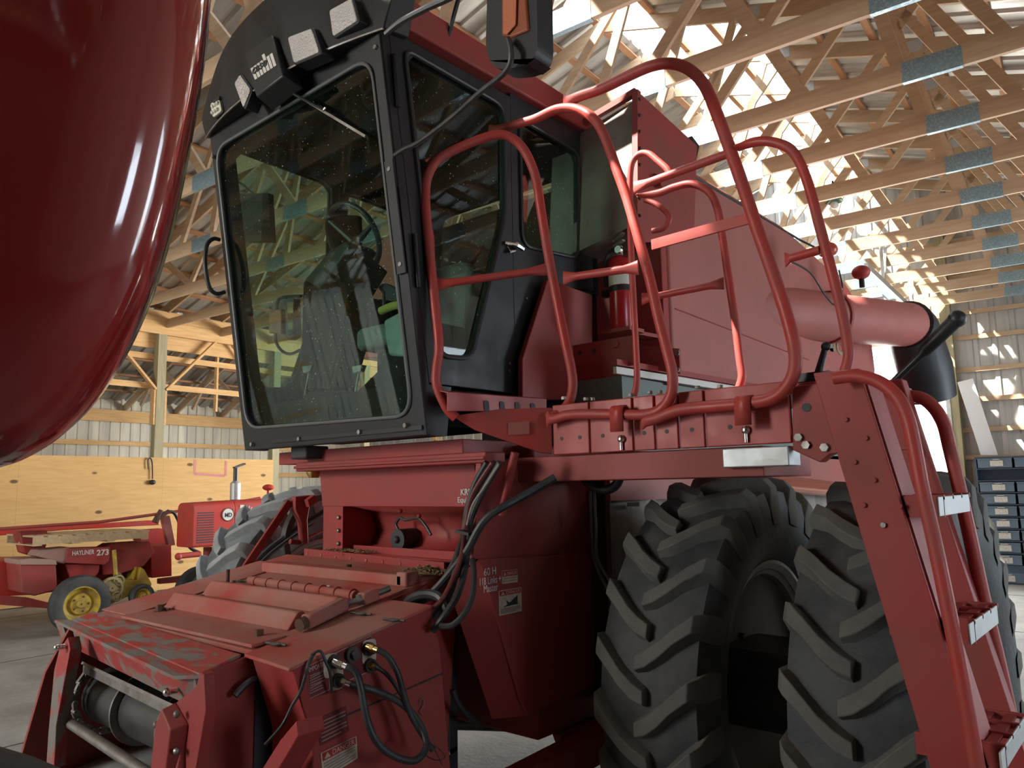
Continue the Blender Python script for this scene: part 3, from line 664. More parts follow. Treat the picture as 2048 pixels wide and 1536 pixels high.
cc = [at(u, v, 'y', 2.56) for u, v in ((608, 560), (660, 500), (690, 482), (700, 492), (640, 580))]
c_(MB().prism(cc, (0, .2, 0)), 'console_cover', BLKP, bevel=.01)
c_(MB().prism(rounded([at(u, v, 'y', 2.9) for u, v in ((675, 430), (715, 430), (715, 490), (690, 500), (672, 470))], .02), (0, .04, 0)), 'instrument_panel', CABIN, bevel=.008)
sb = rounded([V((-3.42, 3.02, 2.44)), V((-2.98, 3.02, 2.44)), V((-2.98, 3.12, 3.10)), V((-3.42, 3.12, 3.10))], .16, 6)
c_(MB().prism(sb, (0, .13, 0)), 'seat_back', SEAT, bevel=.03, seg=3)
c_(MB().prism(rounded([V((-3.46, 2.62, 2.55)), V((-2.95, 2.62, 2.55)), V((-2.95, 3.08, 2.55)), V((-3.46, 3.08, 2.55))], .1, 5), (0, 0, .12)), 'seat_cushion', SEAT, bevel=.03, seg=3)
c_(MB().box((-3.35, 2.72, 2.26), (-3.05, 3.0, 2.55)), 'seat_base', CABIN)
c_(MB().box((-2.93, 2.65, 2.26), (-2.58, 3.4, 2.44)), 'side_console', CABIN, bevel=.01)
lv = c_(MB().tube([at(768, 612, 'y', 2.75), at(768, 585, 'y', 2.75), at(760, 575, 'y', 2.75)], .010, 8), 'control_lever', BLKP)
c_(MB().prism([at(u, v, 'y', 2.75) for u, v in ((757, 572), (768, 566), (795, 580), (797, 605), (775, 600))], (0, .05, 0)), 'lever_grip', BLKP, lv)
c_(MB().prism(rounded([at(u, v, 'y', 2.36) for u, v in ((465, 387), (537, 386), (542, 484), (468, 484))], .005, 2), (0, .035, 0)), 'monitor', BLKP, bevel=.003)
c_(MB().tube(smooth_path([at(u, v, 'y', 2.40) for u, v in ((462, 350), (475, 362), (490, 372), (508, 388))]), .007, 8), 'monitor_arm', BLKP)
for xs in ((600, 810), (700, 770)):
    pd = c_(MB().tube([at(xs[0] + 10, 790, 'y', 2.52), at(xs[0] + 20, 735, 'y', 2.50)], .007, 6), 'pedal_arm', STL)
    c_(MB().prism([at(xs[0] + k, v, 'y', 2.46) for k, v in ((4, 733), (24, 730), (20, 742), (6, 746))], (0, .03, .0)), 'pedal', STL, pd)
hs = tag(MB().tube(smooth_path([at(u, v, 'y', 2.62) for u, v in ((762, 622), (785, 612), (800, 610))]), .022, 12).build('yellow_tape_roll', mat('yellow_cloth', (.50, .42, .10), .8)), 'small rolled yellow cloth on the side console behind the windscreen', 'cloth')
bp = [at(u, v, 'y', 2.60) for u, v in ((765, 640), (800, 622), (812, 690), (815, 715), (775, 712), (768, 675))]
bmb = MB().prism2(bp, [p + V((.02, .08, .0)) for p in bp])
hs.name = 'rolled_cloth'
tag(bmb.build('plastic_bag', BAGM, bevel=.02, seg=3), 'crumpled clear plastic bag beside the seat inside the cab', 'bag')

# --- grain tank and side panels
BX = -2.1
def bx_(u, v, x=BX): return at(u, v, 'x', x)
tank = [(3.80, 2.36), (7.45, 2.42), (7.62, 2.8), (7.55, 3.25), (6.95, 3.50), (5.55, 3.68), (3.80, 3.68)]
c_(MB().prism([(BX, y, z) for y, z in tank], (-2.3, 0, 0)), 'grain_tank', REDF, bevel=.02)
# creased side, lower rim in white, panel beneath
c_(MB().tube([(BX + .002, 3.85, 2.765), (BX + .002, 5.9, 2.70)], .004, 6), 'panel_crease', RED)
c_(MB().bar((BX + .006, 3.2, 2.345), (BX + .006, 7.4, 2.40), .02, .035), 'lower_edge_strip', WHT)
c_(MB().bar((BX + .01, 3.2, 2.385), (BX + .01, 7.4, 2.44), .02, .03), 'side_rub_rail', RED)
c_(MB().box((BX - 1.0, 3.3, 1.95), (BX - .02, 7.3, 2.33)), 'engine_deck_side', mat('grey_green_panel', (.16, .20, .19), .6))
# flat extension of the tank with riveted corner
ey = 3.72
ex = [V((BX - .06, ey, 3.40)), V((BX - .06, ey + .62, 3.50)), V((BX + .02, ey + .70, 3.82)), V((BX - .06, ey + .62, 3.92)), V((BX - .06, ey, 3.99))]
ex = [bx_(1273, 486), bx_(1386, 480), bx_(1392, 292), bx_(1273, 183)]
te = c_(MB().prism([p + V((.008, 0, 0)) for p in ex], (-.02, 0, 0)), 'tank_extension', RED, bevel=.003)
c_(MB().prism([bx_(1384, 272), bx_(1399, 292), bx_(1386, 350)], (-.05, 0, 0)), 'extension_flank', BLK, te)
c_(MB().bar(ex[0], ex[3], .035, .035), 'corner_angle', RED, te)
c_(MB().bar(ex[3], ex[3] + V((-.62, -.02, -.12)), .035, .035), 'top_angle', RED, te)
for k in range(9):
    p = ex[0].lerp(ex[3], .06 + k * .11); c_(MB().ball(p + V((.02, 0, 0)), .010, seg=8), 'rivet', DRK, te)
c_(MB().prism([ex[3] + V((-.03, .0, -.05)), ex[3] + V((-.6, 0, -.16)), ex[0] + V((-.6, 0, .0)), ex[0] + V((-.03, 0, .1))], (0, .6, 0)), 'tank_hopper', GALD, te)
# bulkhead behind the cab, with small gap beside the roof
c_(MB().prism([(-2.55, 3.72, 2.32), (BX, 3.72, 2.32), (BX, 3.72, 3.42), (-2.24, 3.72, 3.60), (-2.55, 3.72, 3.50)], (0, .06, 0)), 'bulkhead', RED, bevel=.004)
c_(MB().prism([(-2.30, 3.73, 3.40), (BX, 3.73, 3.28), (BX, 3.73, 3.55), (-2.22, 3.73, 4.0), (-2.32, 3.73, 3.9)], (0, .05, 0)), 'bulkhead_top', RED)
dw = c_(MB().prism([at(u, v, 'y', 3.715) for u, v in ((1212, 388), (1238, 384), (1240, 424), (1213, 430))], (0, -.003, 0)), 'warning_decal', WHT)
c_(MB().prism([at(u, v, 'y', 3.71) for u, v in ((1213, 389), (1237, 385), (1237, 396), (1213, 400))], (0, -.002, 0)), 'decal_header', DRD, dw)
for a, b in (((1218, 404), (1226, 408)), ((1226, 408), (1222, 416)), ((1215, 416), (1226, 412)), ((1226, 412), (1234, 418))): c_(MB().bar(at(*a, 'y', 3.708), at(*b, 'y', 3.708), .004, .006), 'decal_figure', INK, dw)
# far side of the tank, seen through the cab
c_(MB().prism([(-5.3, 3.9, 2.9), (-4.25, 3.9, 2.75), (-4.25, 3.9, 3.75), (-4.6, 3.9, 3.85), (-5.2, 3.9, 3.55)], (0, 1.5, 0)), 'far_tank_side', REDF)
# mounting bracket, small grab loop and hand loop beside the tank
c_(MB().prism([at(u, v, 'y', 3.66) for u, v in ((1266, 352), (1300, 345), (1322, 350), (1322, 372), (1268, 380))], (0, .03, 0)), 'bolted_bracket', RED, bevel=.004)
for u, v in ((1277, 366), (1298, 355)): p = at(u, v, 'y', 3.655); c_(MB().ball(p, .014, seg=8), 'bolt', STL)
# red cover plates behind the rails
P33 = lambda u, v, y=3.3: at(u, v, 'y', y)
c_(MB().prism([bx_(u, v, -2.42) for u, v in ((1045, 800), (1045, 718), (1095, 560), (1120, 566), (1185, 590), (1185, 800))], (-.03, 0, 0)), 'fender_plate', RED, bevel=.004)
sh = c_(MB().prism([P33(u, v) for u, v in ((1083, 702), (1250, 672), (1272, 668), (1275, 728), (1240, 735), (1238, 808), (1085, 812))], (0, .02, 0)), 'platform_back_plate', RED, bevel=.004)
for u, v in ((1100, 712), (1160, 706), (1189, 702)): p = P33(u, v); c_(MB().cyl(p, p - V((0, .004, 0)), .012, seg=10), 'bolt_hole', INK, sh)
p = P33(1232, 688); c_(MB().cyl(p, p - V((0, .012, 0)), .022, seg=6), 'bolt', RED, sh)
st = c_(MB().prism([P33(u, v, 3.6) for u, v in ((1275, 690), (1358, 697), (1360, 748), (1276, 735))], (0, .02, 0)), 'step_bracket', RED, bevel=.003)
for u, v in ((1355, 706), (1355, 740)): p = P33(u, v, 3.59); c_(MB().cyl(p, p - V((0, .01, 0)), .015, seg=8), 'bolt', STL, st)
# belly panels and underbody beside the wheels
c_(MB().prism([(BX - .02, 4.9, 1.78), (BX - .02, 7.6, 1.62), (BX - .02, 7.7, 1.98), (BX - .02, 4.2, 1.98)], (-.05, 0, 0)), 'belly_panel', REDF, bevel=.005)
c_(MB().tube([(BX - .02, 4.6, 1.80), (BX - .02, 7.7, 1.64)], .06, 14), 'belly_fold', mat('shiny_red_fold', (.45, .12, .08), .22, .3))
c_(MB().prism([(-2.22, 3.3, 1.92), (-2.22, 7.0, 1.92), (-2.22, 7.0, 1.2), (-2.22, 3.3, .75)], (-.03, 0, 0)), 'threshing_side_panel', GALD)
c_(MB().prism([(-2.18, 3.25, 1.92), (-2.18, 7.0, 1.92), (-2.18, 7.0, 1.68), (-2.18, 3.25, 1.70)], (-.03, 0, 0)), 'side_top_rail', REDF)
c_(MB().prism([at(u, v, 'x', -2.17) for u, v in ((1256, 1005), (1279, 1004), (1279, 1013), (1256, 1013))], (-.004, 0, 0)), 'slot', INK)
c_(MB().box((-4.05, 2.86, .62), (-2.36, 7.5, 1.98)), 'threshing_body', RED, bevel=.02)
c_(MB().box((-4.6, 3.3, .72), (-1.0, 3.72, 1.05)), 'front_axle', DRK, bevel=.02)
c_(MB().box((-3.5, 7.5, .5), (-2.6, 9.0, 2.5)), 'rear_hood', RED, bevel=.05)
# --- number decal
nb = lambda u, v: at(u, v, 'x', BX + .004)
for k, ch in enumerate('1680'):
    text(ch, nb(1632, 692) + V((0, .235 * k, 0)), (0, 1, 0), (0, 0, 1), .30, TANL, 'model_digit', CB, .001, width=.13 if ch == '1' else .20)
# --- unloading auger tube along the tank
AX = -1.78
A0, A1 = V((AX - .62, 4.7, 2.98)), V((AX, 7.55, 3.17))
au = c_(MB().tube([A0, A1], .20, 28), 'auger_tube', REDF)
c_(MB().tube([A1 - V((0, .02, 0)), A1 + V((0, .10, -.02)), A1 + V((0, .45, -.36)), A1 + V((0, .55, -.62))], [.225, .235, .25, .24], 24), 'rubber_spout', BLKP, au)
c_(MB().tube([A0.lerp(A1, .55), A0.lerp(A1, .56)], .215, 28), 'tube_flange', RED, au)
for u, v in ((1655, 500), (1722, 545)):
    p = at(u, v, 'x', AX); b = c_(MB().ball(p, .07, (1, 1, .8)), 'marker_lamp', mat('amber_red_lens', (.55, .07, .03), .3) if u < 1700 else REDB, au)
    c_(MB().cyl(p - V((0, 0, .12)), p - V((0, 0, .05)), .02), 'lamp_stalk', BLK, b)
c_(MB().tube([bx_(1390, 355, -2.1), bx_(1600, 480, -2.1), bx_(1640, 500, -2.0)], .008, 6), 'cable_run', BLK)
c_(MB().tube(smooth_path([bx_(u, v, -1.7) for u, v in ((1575, 520), (1620, 545), (1650, 590), (1672, 610), (1685, 580), (1678, 540))]), .006, 6), 'lamp_wire', BLK)

# --- platform: its front faces forward, short panels bolted in a row
PY = 2.70
pp = lambda u, v, y=PY: at(u, v, 'y', y)
zt, zb = 2.135, 1.915
c_(MB().box((-2.12, PY + .01, 2.09), (-.86, 3.28, 2.125)), 'platform_deck', RED, bevel=.003)
ed = [1105, 1180, 1267, 1311, 1358, 1411, 1584]
for i in range(len(ed) - 1):
    x0 = pp(ed[i], 850).x + .004; x1 = pp(ed[i + 1], 850).x - .004
    k = c_(MB().box((x0, PY - .004, zb), (x1, PY + .02, zt - .004)).box((x0, PY - .004, zt - .012), (x1, PY + .10, zt - .004 + .004)), 'platform_front_panel', RAIL, bevel=.004)
    n = {0: (.25, .75), 1: (.3,), 5: (.3,)}.get(i, (.5,))
    for f in n:
        c_(MB().cyl((x0 + (x1 - x0) * f, PY - .0035, 1.985), (x0 + (x1 - x0) * f, PY - .0055, 1.985), .009, seg=10), 'bolt_hole', INK, k)
for u, v in ((1242, 878), (1491, 860)):
    p = pp(u, v, PY - .012); c_(MB().ball(p, .017, (1, .7, 1), 10).cyl(p, p - V((0, 0, .045)), .007), 'drop_pin', CHR)
for u, v in ((1128, 799), (1172, 801), (1185, 801), (1262, 793), (1300, 788), (1320, 787), (1395, 778), (1440, 776)):
    p = at(u, v, 'z', 2.14); c_(MB().cyl(p, p + V((0, 0, .012)), .012, seg=6), 'deck_bolt', STL)
# end box above the ladder and bracket toward the ladder
eb = c_(MB().prism([pp(u, v) for u, v in ((1584, 772), (1662, 764), (1690, 905), (1660, 908), (1640, 925), (1585, 900))], (0, .06, 0)), 'platform_end_panel', RED, bevel=.004)
c_(MB().prism([pp(1584, 772) + V((0, .02, 0)), pp(1735, 750) + V((0, .02, 0)), pp(1735, 750) + V((0, .55, 0)), pp(1584, 772) + V((0, .55, 0))], (0, 0, -.03)), 'corner_deck', RED)
for u, v in ((1598, 875), (1613, 890), (1650, 895)): p = pp(u, v); c_(MB().cyl(p - V((0, .012, 0)), p, .015, seg=6), 'bolt', STL, eb)
p = pp(1613, 815); c_(MB().cyl(p - V((0, .003, 0)), p, .016, seg=12), 'bolt_hole', INK, eb)
c_(MB().prism([pp(u, v, 2.64) for u, v in ((1655, 755), (1700, 748), (1745, 752), (1760, 768), (1745, 790), (1700, 775), (1672, 776))], (0, .03, 0)), 'ladder_pivot_bracket', RED, bevel=.004)
p = pp(1673, 762, 2.635); c_(MB().cyl(p, p - V((0, .014, 0)), .016, seg=6), 'bolt', STL)
# gusset at the cab end of the platform
GA, GB = V((-2.43, 2.33, 0)), V((-2.10, 2.69, 0)); GN = (GB - GA).cross(V((0, 0, 1))).normalized()
gp_ = lambda u, v: atp(u, v, GA, GN)
c_(MB().prism([gp_(u, v) for u, v in ((905, 832), (1000, 818), (1104, 815), (1104, 908), (1080, 905), (950, 860))], -GN * .015 if GN.y > 0 else GN * -.015), 'gusset_plate', RAIL, bevel=.003)
c_(MB().prism([gp_(u, v) - V((0, .01, 0)) for u, v in ((1020, 846), (1062, 842), (1062, 868), (1020, 870))], (0, -.002, 0)), 'worn_decal', REDF)
lx = -2.36
lb = [at(u, v, 'x', lx) for u, v in ((896, 786), (1093, 800), (1093, 816), (1050, 822), (896, 822))]
c_(MB().prism(lb, (-.006, 0, 0)).prism([lb[0], lb[1], lb[1] + V((-.05, 0, .012)), lb[0] + V((-.05, 0, .012))], (0, 0, .004)), 'kick_bar', RAIL)
for k in range(4):
    p = at(972 + k * 31, 806 + k * 1.6, 'x', lx + .0015); q_ = at(974 + k * 31, 818 + k * .8, 'x', lx + .0015)
    c_(MB().prism(rounded([p + V((0, -.017, .012)), p + V((0, .017, .012)), q_ + V((0, .017, -.012)), q_ + V((0, -.017, -.012))], .014, 3), (.002, 0, 0)), 'slot', INK)
# beams under platform and cab
c_(MB().box((-2.48, 2.73, 1.80), (-1.16, 3.2, 1.912)), 'platform_beam', DRK if 0 else RED, bevel=.004)
c_(MB().box((-1.30, 2.69, 1.835), (-1.05, 2.80, 1.905)), 'light_bracket', GALV, bevel=.004)
c_(MB().prism([(-3.97, 2.50, 1.93), (-3.97, 2.50, 2.0), (-3.97, 2.95, 2.0), (-3.97, 2.95, 1.93)], (1.5, 0, 0)), 'cab_crossmember', RED, bevel=.004)
c_(MB().box((-3.75, 2.47, 1.885), (-2.30, 2.60, 1.935)), 'crossmember_lip', RED, bevel=.006)
c_(MB().box((-3.75, 2.455, 1.90), (-2.30, 2.48, 1.915)), 'crossmember_lip', RED, bevel=.003)
c_(MB().box((-3.70, 2.40, 1.95), (-3.55, 2.55, 2.02)), 'cab_mount', INK, bevel=.01)
# --- rails
RR = .0215
def rail(uv, pf_, r=RR, ends=(0, 0), nm='handrail', m=RAIL, n=5):
    P = smooth_path([pf_(u, v) for u, v in uv], n); N = len(P); fl = [1.0] * N; rs = [r] * N
    for e, idx in ((ends[0], range(0, 5)), (ends[1], range(N - 1, N - 6, -1))):
        if e:
            for j, k in enumerate(idx): w = min(1, j / 4); fl[k] = .25 + .75 * w; rs[k] = r * (1.35 - .35 * w)
    return c_(MB().tube(P, rs, 14, fl), nm, m)
def cross(a, b, pf_, r=.018, par=None, ends=(1, 1)):
    p, q = pf_(*a), pf_(*b); m = MB(); n = 12; d = (q - p).normalized(); up = V((0, 0, 1)); sx = d.cross(up).normalized(); vs = []; fs = []
    for i in range(n + 1):
        t = i / n; e = max(0, 1 - t / .16) * ends[0] + max(0, 1 - (1 - t) / .16) * ends[1]; e = min(1, e)
        w, h = r * (1 - .75 * e), r * (1 + .75 * e)
        for k in range(12): a_ = 2 * PI * k / 12; vs.append(p.lerp(q, t) + sx * math.cos(a_) * w + up * math.sin(a_) * h)
    for i in range(n):
        for k in range(12): fs.append([i * 12 + k, i * 12 + (k + 1) % 12, (i + 1) * 12 + (k + 1) % 12, (i + 1) * 12 + k])
    fs += [list(range(12))[::-1], [n * 12 + k for k in range(12)]]
    return c_(m.add(vs, fs), 'cross_rail', RAIL, par)
PF = lambda u, v: at(u, v, 'y', 2.65)
h1 = rail([(912, 836), (893, 815), (874, 772), (873, 740), (878, 690), (869, 600), (857, 480), (851, 400), (856, 352), (880, 316), (935, 288), (990, 270), (1022, 275), (1048, 300), (1070, 350), (1082, 420), (1095, 500), (1112, 590), (1130, 680), (1145, 755), (1140, 800), (1118, 826), (1092, 836)], gp_, nm='handrail')
cross((870, 570), (1097, 538), gp_, par=h1)
h2 = rail([(1094, 838), (1112, 837), (1135, 830), (1180, 828), (1240, 829), (1290, 829), (1322, 818), (1342, 790), (1345, 750), (1335, 705), (1318, 640), (1300, 560), (1278, 480), (1255, 400), (1232, 335), (1212, 280), (1190, 240), (1155, 218), (1115, 218), (1070, 238), (1035, 248), (1010, 256), (978, 264)], PF, ends=(1, 1))
cross((1127, 556), (1276, 535), PF, par=h2)
h3 = rail([(1284, 840), (1310, 838), (1340, 826), (1370, 818), (1440, 812), (1500, 806), (1545, 797), (1575, 772), (1590, 735), (1588, 690), (1570, 620), (1545, 545), (1515, 460), (1485, 370), (1455, 285), (1425, 205), (1405, 165), (1375, 137), (1340, 127), (1300, 133), (1250, 155), (1215, 172), (1190, 182), (1160, 192), (1128, 206)], PF, r=.0235, ends=(1, 1))
cross((1268, 376), (1460, 306), PF, .017, h3, (1, 0))
c_(MB().bar(PF(1304, 490), PF(1497, 437), .012, .042), 'flat_cross_bar', RAIL, h3)
h4 = rail([(1688, 748), (1697, 715), (1694, 680), (1683, 620), (1668, 560), (1652, 500), (1636, 440), (1620, 380), (1602, 330), (1580, 298), (1545, 284), (1510, 284), (1472, 297)], PF, r=.018, ends=(0, 1))
cross((1570, 520), (1640, 500), PF, .016, h4, (1, 0))
P3 = lambda u, v: at(u, v, 'y', 2.98)
hb_ = rail([(1478, 776), (1484, 752), (1480, 720), (1470, 640), (1458, 560), (1446, 480), (1436, 420), (1418, 384), (1385, 368), (1350, 374), (1318, 386), (1278, 392)], P3, r=.017, ends=(0, 1), nm='rear_handrail')
cross((1284, 598), (1448, 566), P3, .016, hb_)
rail([(1268, 792), (1274, 760), (1272, 700), (1268, 620), (1262, 500), (1260, 400), (1262, 335), (1276, 310), (1296, 307), (1316, 322), (1334, 338), (1340, 350)], P3, r=.015, nm='rear_handrail')
rail([(1290, 400), (1312, 408), (1334, 426), (1338, 440), (1328, 456), (1305, 462)], lambda u, v: at(u, v, 'y', 3.3), r=.014, nm='grab_loop')
for uv in ((1231, 824), (1483, 806)):
    p = pp(*uv, 2.62); r0 = RR + .008
    hk = [p + V((0, r0 * math.cos(a) + .03, r0 * math.sin(a))) for a in [PI * 1.05 - PI * 1.1 * k / 10 for k in range(11)]]
    hk = [hk[0] + V((0, 0, -.075))] + hk + [hk[-1] + V((0, .0, -.02))]
    m = MB(); vs = []; fs = []
    for q_ in hk: vs += [q_ - V((.03, 0, 0)), q_ + V((.03, 0, 0))]
    for i in range(len(hk) - 1): fs.append([2 * i, 2 * i + 1, 2 * i + 3, 2 * i + 2])
    o_ = c_(m.add(vs, fs), 'rail_hook', RAIL); s_ = o_.modifiers.new('thick', 'SOLIDIFY'); s_.thickness = .008
# hose loom under the platform beam
c_(MB().tube(smooth_path([at(u, v, 'y', 3.0) for u, v in ((1165, 955), (1185, 972), (1210, 980), (1232, 970), (1243, 945))]), .022, 10), 'hose_loop', HOSE)

# --- ladder at the end of the platform
def lad(z, dy=0, dx=0): return V((-.80 + (1.95 - z) * .215 + dx, 2.50 + dy, z))
LZ = [2.10, 1.95, 1.0, .38]
ld = V((.215, 0, -1)).normalized()
def strg(y0, y1, x0, x1, nm):
    a = [V((x0, y0, 2.12)), V((x0, y1, 2.12)), V((x1, y1, 2.12)), V((x1, y0, 2.12))]
    k = .215 * 1.75; b = [p + V((k, 0, -1.75)) for p in a]
    return c_(MB().prism2(a, b), nm, RED, bevel=.004)
s1 = strg(2.46, 2.475, -.865, -.725, 'ladder_stringer')
for k, (u, v) in enumerate(((1691, 839), (1731, 876), (1709, 924), (1748, 960), (1727, 1010), (1800, 1012), (1767, 1050))):
    p = at(u, v, 'y', 2.458); c_(MB().cyl(p, p - V((0, .006, 0)), .008, seg=8), 'bolt', CHR if k == 6 else RED, s1)
c_(MB().prism2([V((-.73, 2.475, 2.10)), V((-.73, 2.62, 2.10)), V((-.715, 2.62, 2.10)), V((-.715, 2.475, 2.10))], [V((-.73 + .376, 2.475, .35)), V((-.73 + .376, 2.62, .35)), V((-.715 + .376, 2.62, .35)), V((-.715 + .376, 2.475, .35))]), 'stringer_flange', RED, s1)
s2 = strg(2.83, 2.90, -.80, -.70, 'ladder_stringer')
for z in (1.73, 1.39, 1.07, .75):
    x1 = -.55 + (1.73 - z) * .14 + .02; x0 = x1 - .17
    stp = c_(MB().box((x1 - .006, 2.42, z - .055), (x1, 2.82, z)), 'ladder_step', GALV, bevel=.002)
    tr = MB()
    for k in range(3): tr.box((x0 + k * .06, 2.48, z - .008), (x0 + k * .06 + .028, 2.84, z))
    for k in range(4): tr.box((x0, 2.48 + k * .115, z - .010), (x1, 2.48 + k * .115 + .015, z + .004))
    c_(tr, 'tread_grid', RED, stp)
    c_(MB().box((x0 - .05, 2.475, z - .06), (x1, 2.483, z)), 'step_end', RED, stp)
P4 = lambda u, v: at(u, v, 'y', 2.40)
rail([(1668, 756), (1715, 752), (1760, 765), (1795, 795), (1815, 835), (1828, 890), (1845, 980), (1868, 1080), (1895, 1210), (1920, 1340), (1945, 1480), (1962, 1580), (1985, 1720)], P4, r=.02, nm='ladder_handrail')
for u, v in ((1760, 776), (1756, 812)): pass
P5 = lambda u, v: at(u, v, 'y', 2.92)
rail([(1790, 800), (1815, 793), (1845, 797), (1870, 818), (1888, 850), (1898, 890), (1910, 940), (1935, 1050), (1965, 1190), (1998, 1330), (2030, 1480), (2050, 1580)], P5, r=.022, nm='ladder_handrail')
c_(MB().prism([pp(u, v, 2.75) for u, v in ((1735, 760), (1790, 790), (1815, 830), (1832, 900), (1790, 900), (1770, 830))], (0, .02, 0)), 'ladder_top_plate', RED, bevel=.003)
po = c_(MB().tube([at(1778, 772, 'y', 2.95), at(1840, 712, 'y', 2.95), at(1850, 700, 'y', 2.95), at(1915, 637, 'y', 2.95)], [.012, .013, .024, .026], 12), 'hand_lever_tube', BLK)
c_(MB().ball(at(1914, 638, 'y', 2.95), .03), 'grip_end', BLKP, po)
c_(MB().tube([at(1632, 762, 'y', 2.75), at(1651, 695, 'y', 2.75)], [.015, .011], 10).ball(at(1652, 693, 'y', 2.75), .017), 'gear_lever', BLK)
c_(MB().box((-1.02, 2.72, 2.13), (-.90, 2.80, 2.16)), 'lever_base', BLK)

# --- drive wheels
def tyre_mesh():
    pr = [(.50, -.15), (.55, -.20), (.66, -.235), (.76, -.232), (.83, -.212), (.858, -.12), (.865, 0), (.858, .12), (.83, .212), (.76, .232), (.66, .235), (.55, .20), (.50, .15), (.47, .15), (.47, -.15)]
    return MB().lathe(pr, (0, 0, 0), (1, 0, 0), 72, closed=True)
def lug_mesh():
    m = MB(); N = 23
    for side in (-1, 1):
        for k in range(N):
            t0 = 2 * PI * (k + (.5 if side > 0 else 0)) / N; st = []
            for w, da, rb, rt, hw in ((-.022, -.025, .855, .900, .026), (.03, .0, .86, .907, .031), (.085, .045, .855, .908, .031), (.14, .105, .85, .905, .031), (.205, .165, .82, .893, .034), (.234, .185, .775, .853, .033), (.241, .19, .70, .755, .026)):
                st.append((w * side, t0 + da, rb, rt, hw))
            vs = []; fs = []
            for w, a, rb, rt, hw in st:
                for r, h in ((rb - .02, hw * 1.7), (rt, hw), (rt, -hw), (rb - .02, -hw * 1.7)):
                    aa = a + h / r; vs.append(V((w, -r * math.cos(aa), r * math.sin(aa))))
            for i in range(len(st) - 1):
                for q in range(4): fs.append([i * 4 + q, i * 4 + (q + 1) % 4, (i + 1) * 4 + (q + 1) % 4, (i + 1) * 4 + q])
            fs += [[0, 1, 2, 3], [(len(st) - 1) * 4 + q for q in (3, 2, 1, 0)]]
            m.add(vs, fs)
    return m
def wheel(xc, nm='drive_wheel', face=1, tm=RUB, disc=RIMB, rim=RIM, yc=3.51):
    X = Matrix.Translation((xc, yc, .907)) @ Matrix.Rotation(.06 * xc, 4, 'X')
    t = c_(tyre_mesh(), nm, tm, xf=X)
    c_(lug_mesh(), 'tread', RUBT if tm == RUB else RUBL2, t, xf=X, bevel=.004)
    pr = [(.50, -.17), (.515, -.17), (.50, -.14), (.46, -.12), (.44, 0), (.46, .12), (.50, .14), (.515, .17), (.50, .17), (.45, .13), (.42, 0), (.45, -.13)]
    c_(MB().lathe(pr, (0, 0, 0), (1, 0, 0), 56, closed=True), 'rim', rim, t, xf=X)
    f = face
    pr = [(.44, .10 * f), (.36, .05 * f), (.20, .0 * f), (.12, .0 * f), (.12, .04 * f), (.001, .04 * f), (.001, -.04 * f), (.2, -.04 * f), (.44, .08 * f)]
    d = c_(MB().lathe([(a, b) for a, b in pr], (0, 0, 0), (1, 0, 0), 48, closed=True), 'wheel_disc', disc, t, xf=X)
    for k in range(8):
        a = 2 * PI * k / 8; c_(MB().cyl((-.01 * f, .16 * math.cos(a), .16 * math.sin(a)), (.025 * f, .16 * math.cos(a), .16 * math.sin(a)), .014, seg=6), 'lug_nut', DRK, d, xf=X)
    return t
w1 = wheel(-1.665); w1['label'] = 'inner wheel of the near dual pair'
w2 = wheel(-.90, disc=RIM); w2['label'] = 'outer wheel of the near dual pair, silver rim'
w3 = wheel(-5.10, face=-1, tm=RUBL); w3['label'] = 'wheel on the far side, pale dusty tread'
c_(MB().lathe([(.11, -.3), (.13, -.1), (.13, .3), (.09, .3), (.09, -.3)], (-1.30, 3.51, .907), (1, 0, 0), 40, closed=True), 'dual_spacer', RIMB)

# --- feeder house
FP0, FPN = V((-2.6, 1.57, 1.21)), V((0, -.19, 1)).normalized()
FZ = lambda y: 1.21 + .19 * (y - 1.57)
fp = lambda u, v, k=0: atp(u, v, FP0 + FPN * k, FPN)
FL, FR = -4.05, -2.62
fh = c_(MB().prism([(FL, 1.56, FZ(1.56)), (FR, 1.56, FZ(1.56)), (FR, 2.62, FZ(2.62)), (FL, 2.62, FZ(2.62))], (0, 0, -.02)), 'feeder_house_top', REDD, bevel=.003)
def rib(y0, x0, x1, w, h, nm='stiffening_rib'):
    a = [V((x0, y0 - w / 2, FZ(y0 - w / 2))), V((x0, y0 - w * .1, FZ(y0) + h)), V((x0, y0 + w * .12, FZ(y0) + h)), V((x0, y0 + w / 2, FZ(y0 + w / 2)))]
    return c_(MB().prism(a, (x1 - x0, 0, 0)), nm, REDD, bevel=.006)
rib(1.80, -3.72, -2.68, .12, .055); rib(1.985, -3.72, -2.68, .12, .055)
c_(MB().box((-3.80, 2.30, FZ(2.30)), (-2.66, 2.40, FZ(2.40) + .035)), 'stiffening_rib', REDD, bevel=.008)
c_(MB().prism([(-3.74, 1.555, FZ(1.555) + .022), (-2.62, 1.555, FZ(1.555) + .022), (-2.62, 1.70, FZ(1.70) + .006), (-3.74, 1.70, FZ(1.70) + .006)], (0, 0, -.012)), 'access_cover', REDD, bevel=.002)
hp_ = c_(MB().tube([(-3.62, 2.13, FZ(2.13) + .02), (-2.72, 2.10, FZ(2.10) + .02)], .022, 12), 'hinge_tube', REDD)
for k in range(8): x = -3.55 + k * .115; c_(MB().cyl((x, 2.128 - .03 * k / 8, FZ(2.12) + .02), (x + .006, 2.128 - .03 * k / 8, FZ(2.12) + .02), .026, seg=12), 'hinge_knuckle', RED, hp_)
c_(MB().prism([fp(u, v, .003) for u, v in ((630, 1172), (660, 1171), (656, 1182), (622, 1181))], (0, 0, .002)), 'paper_decal', WHT)
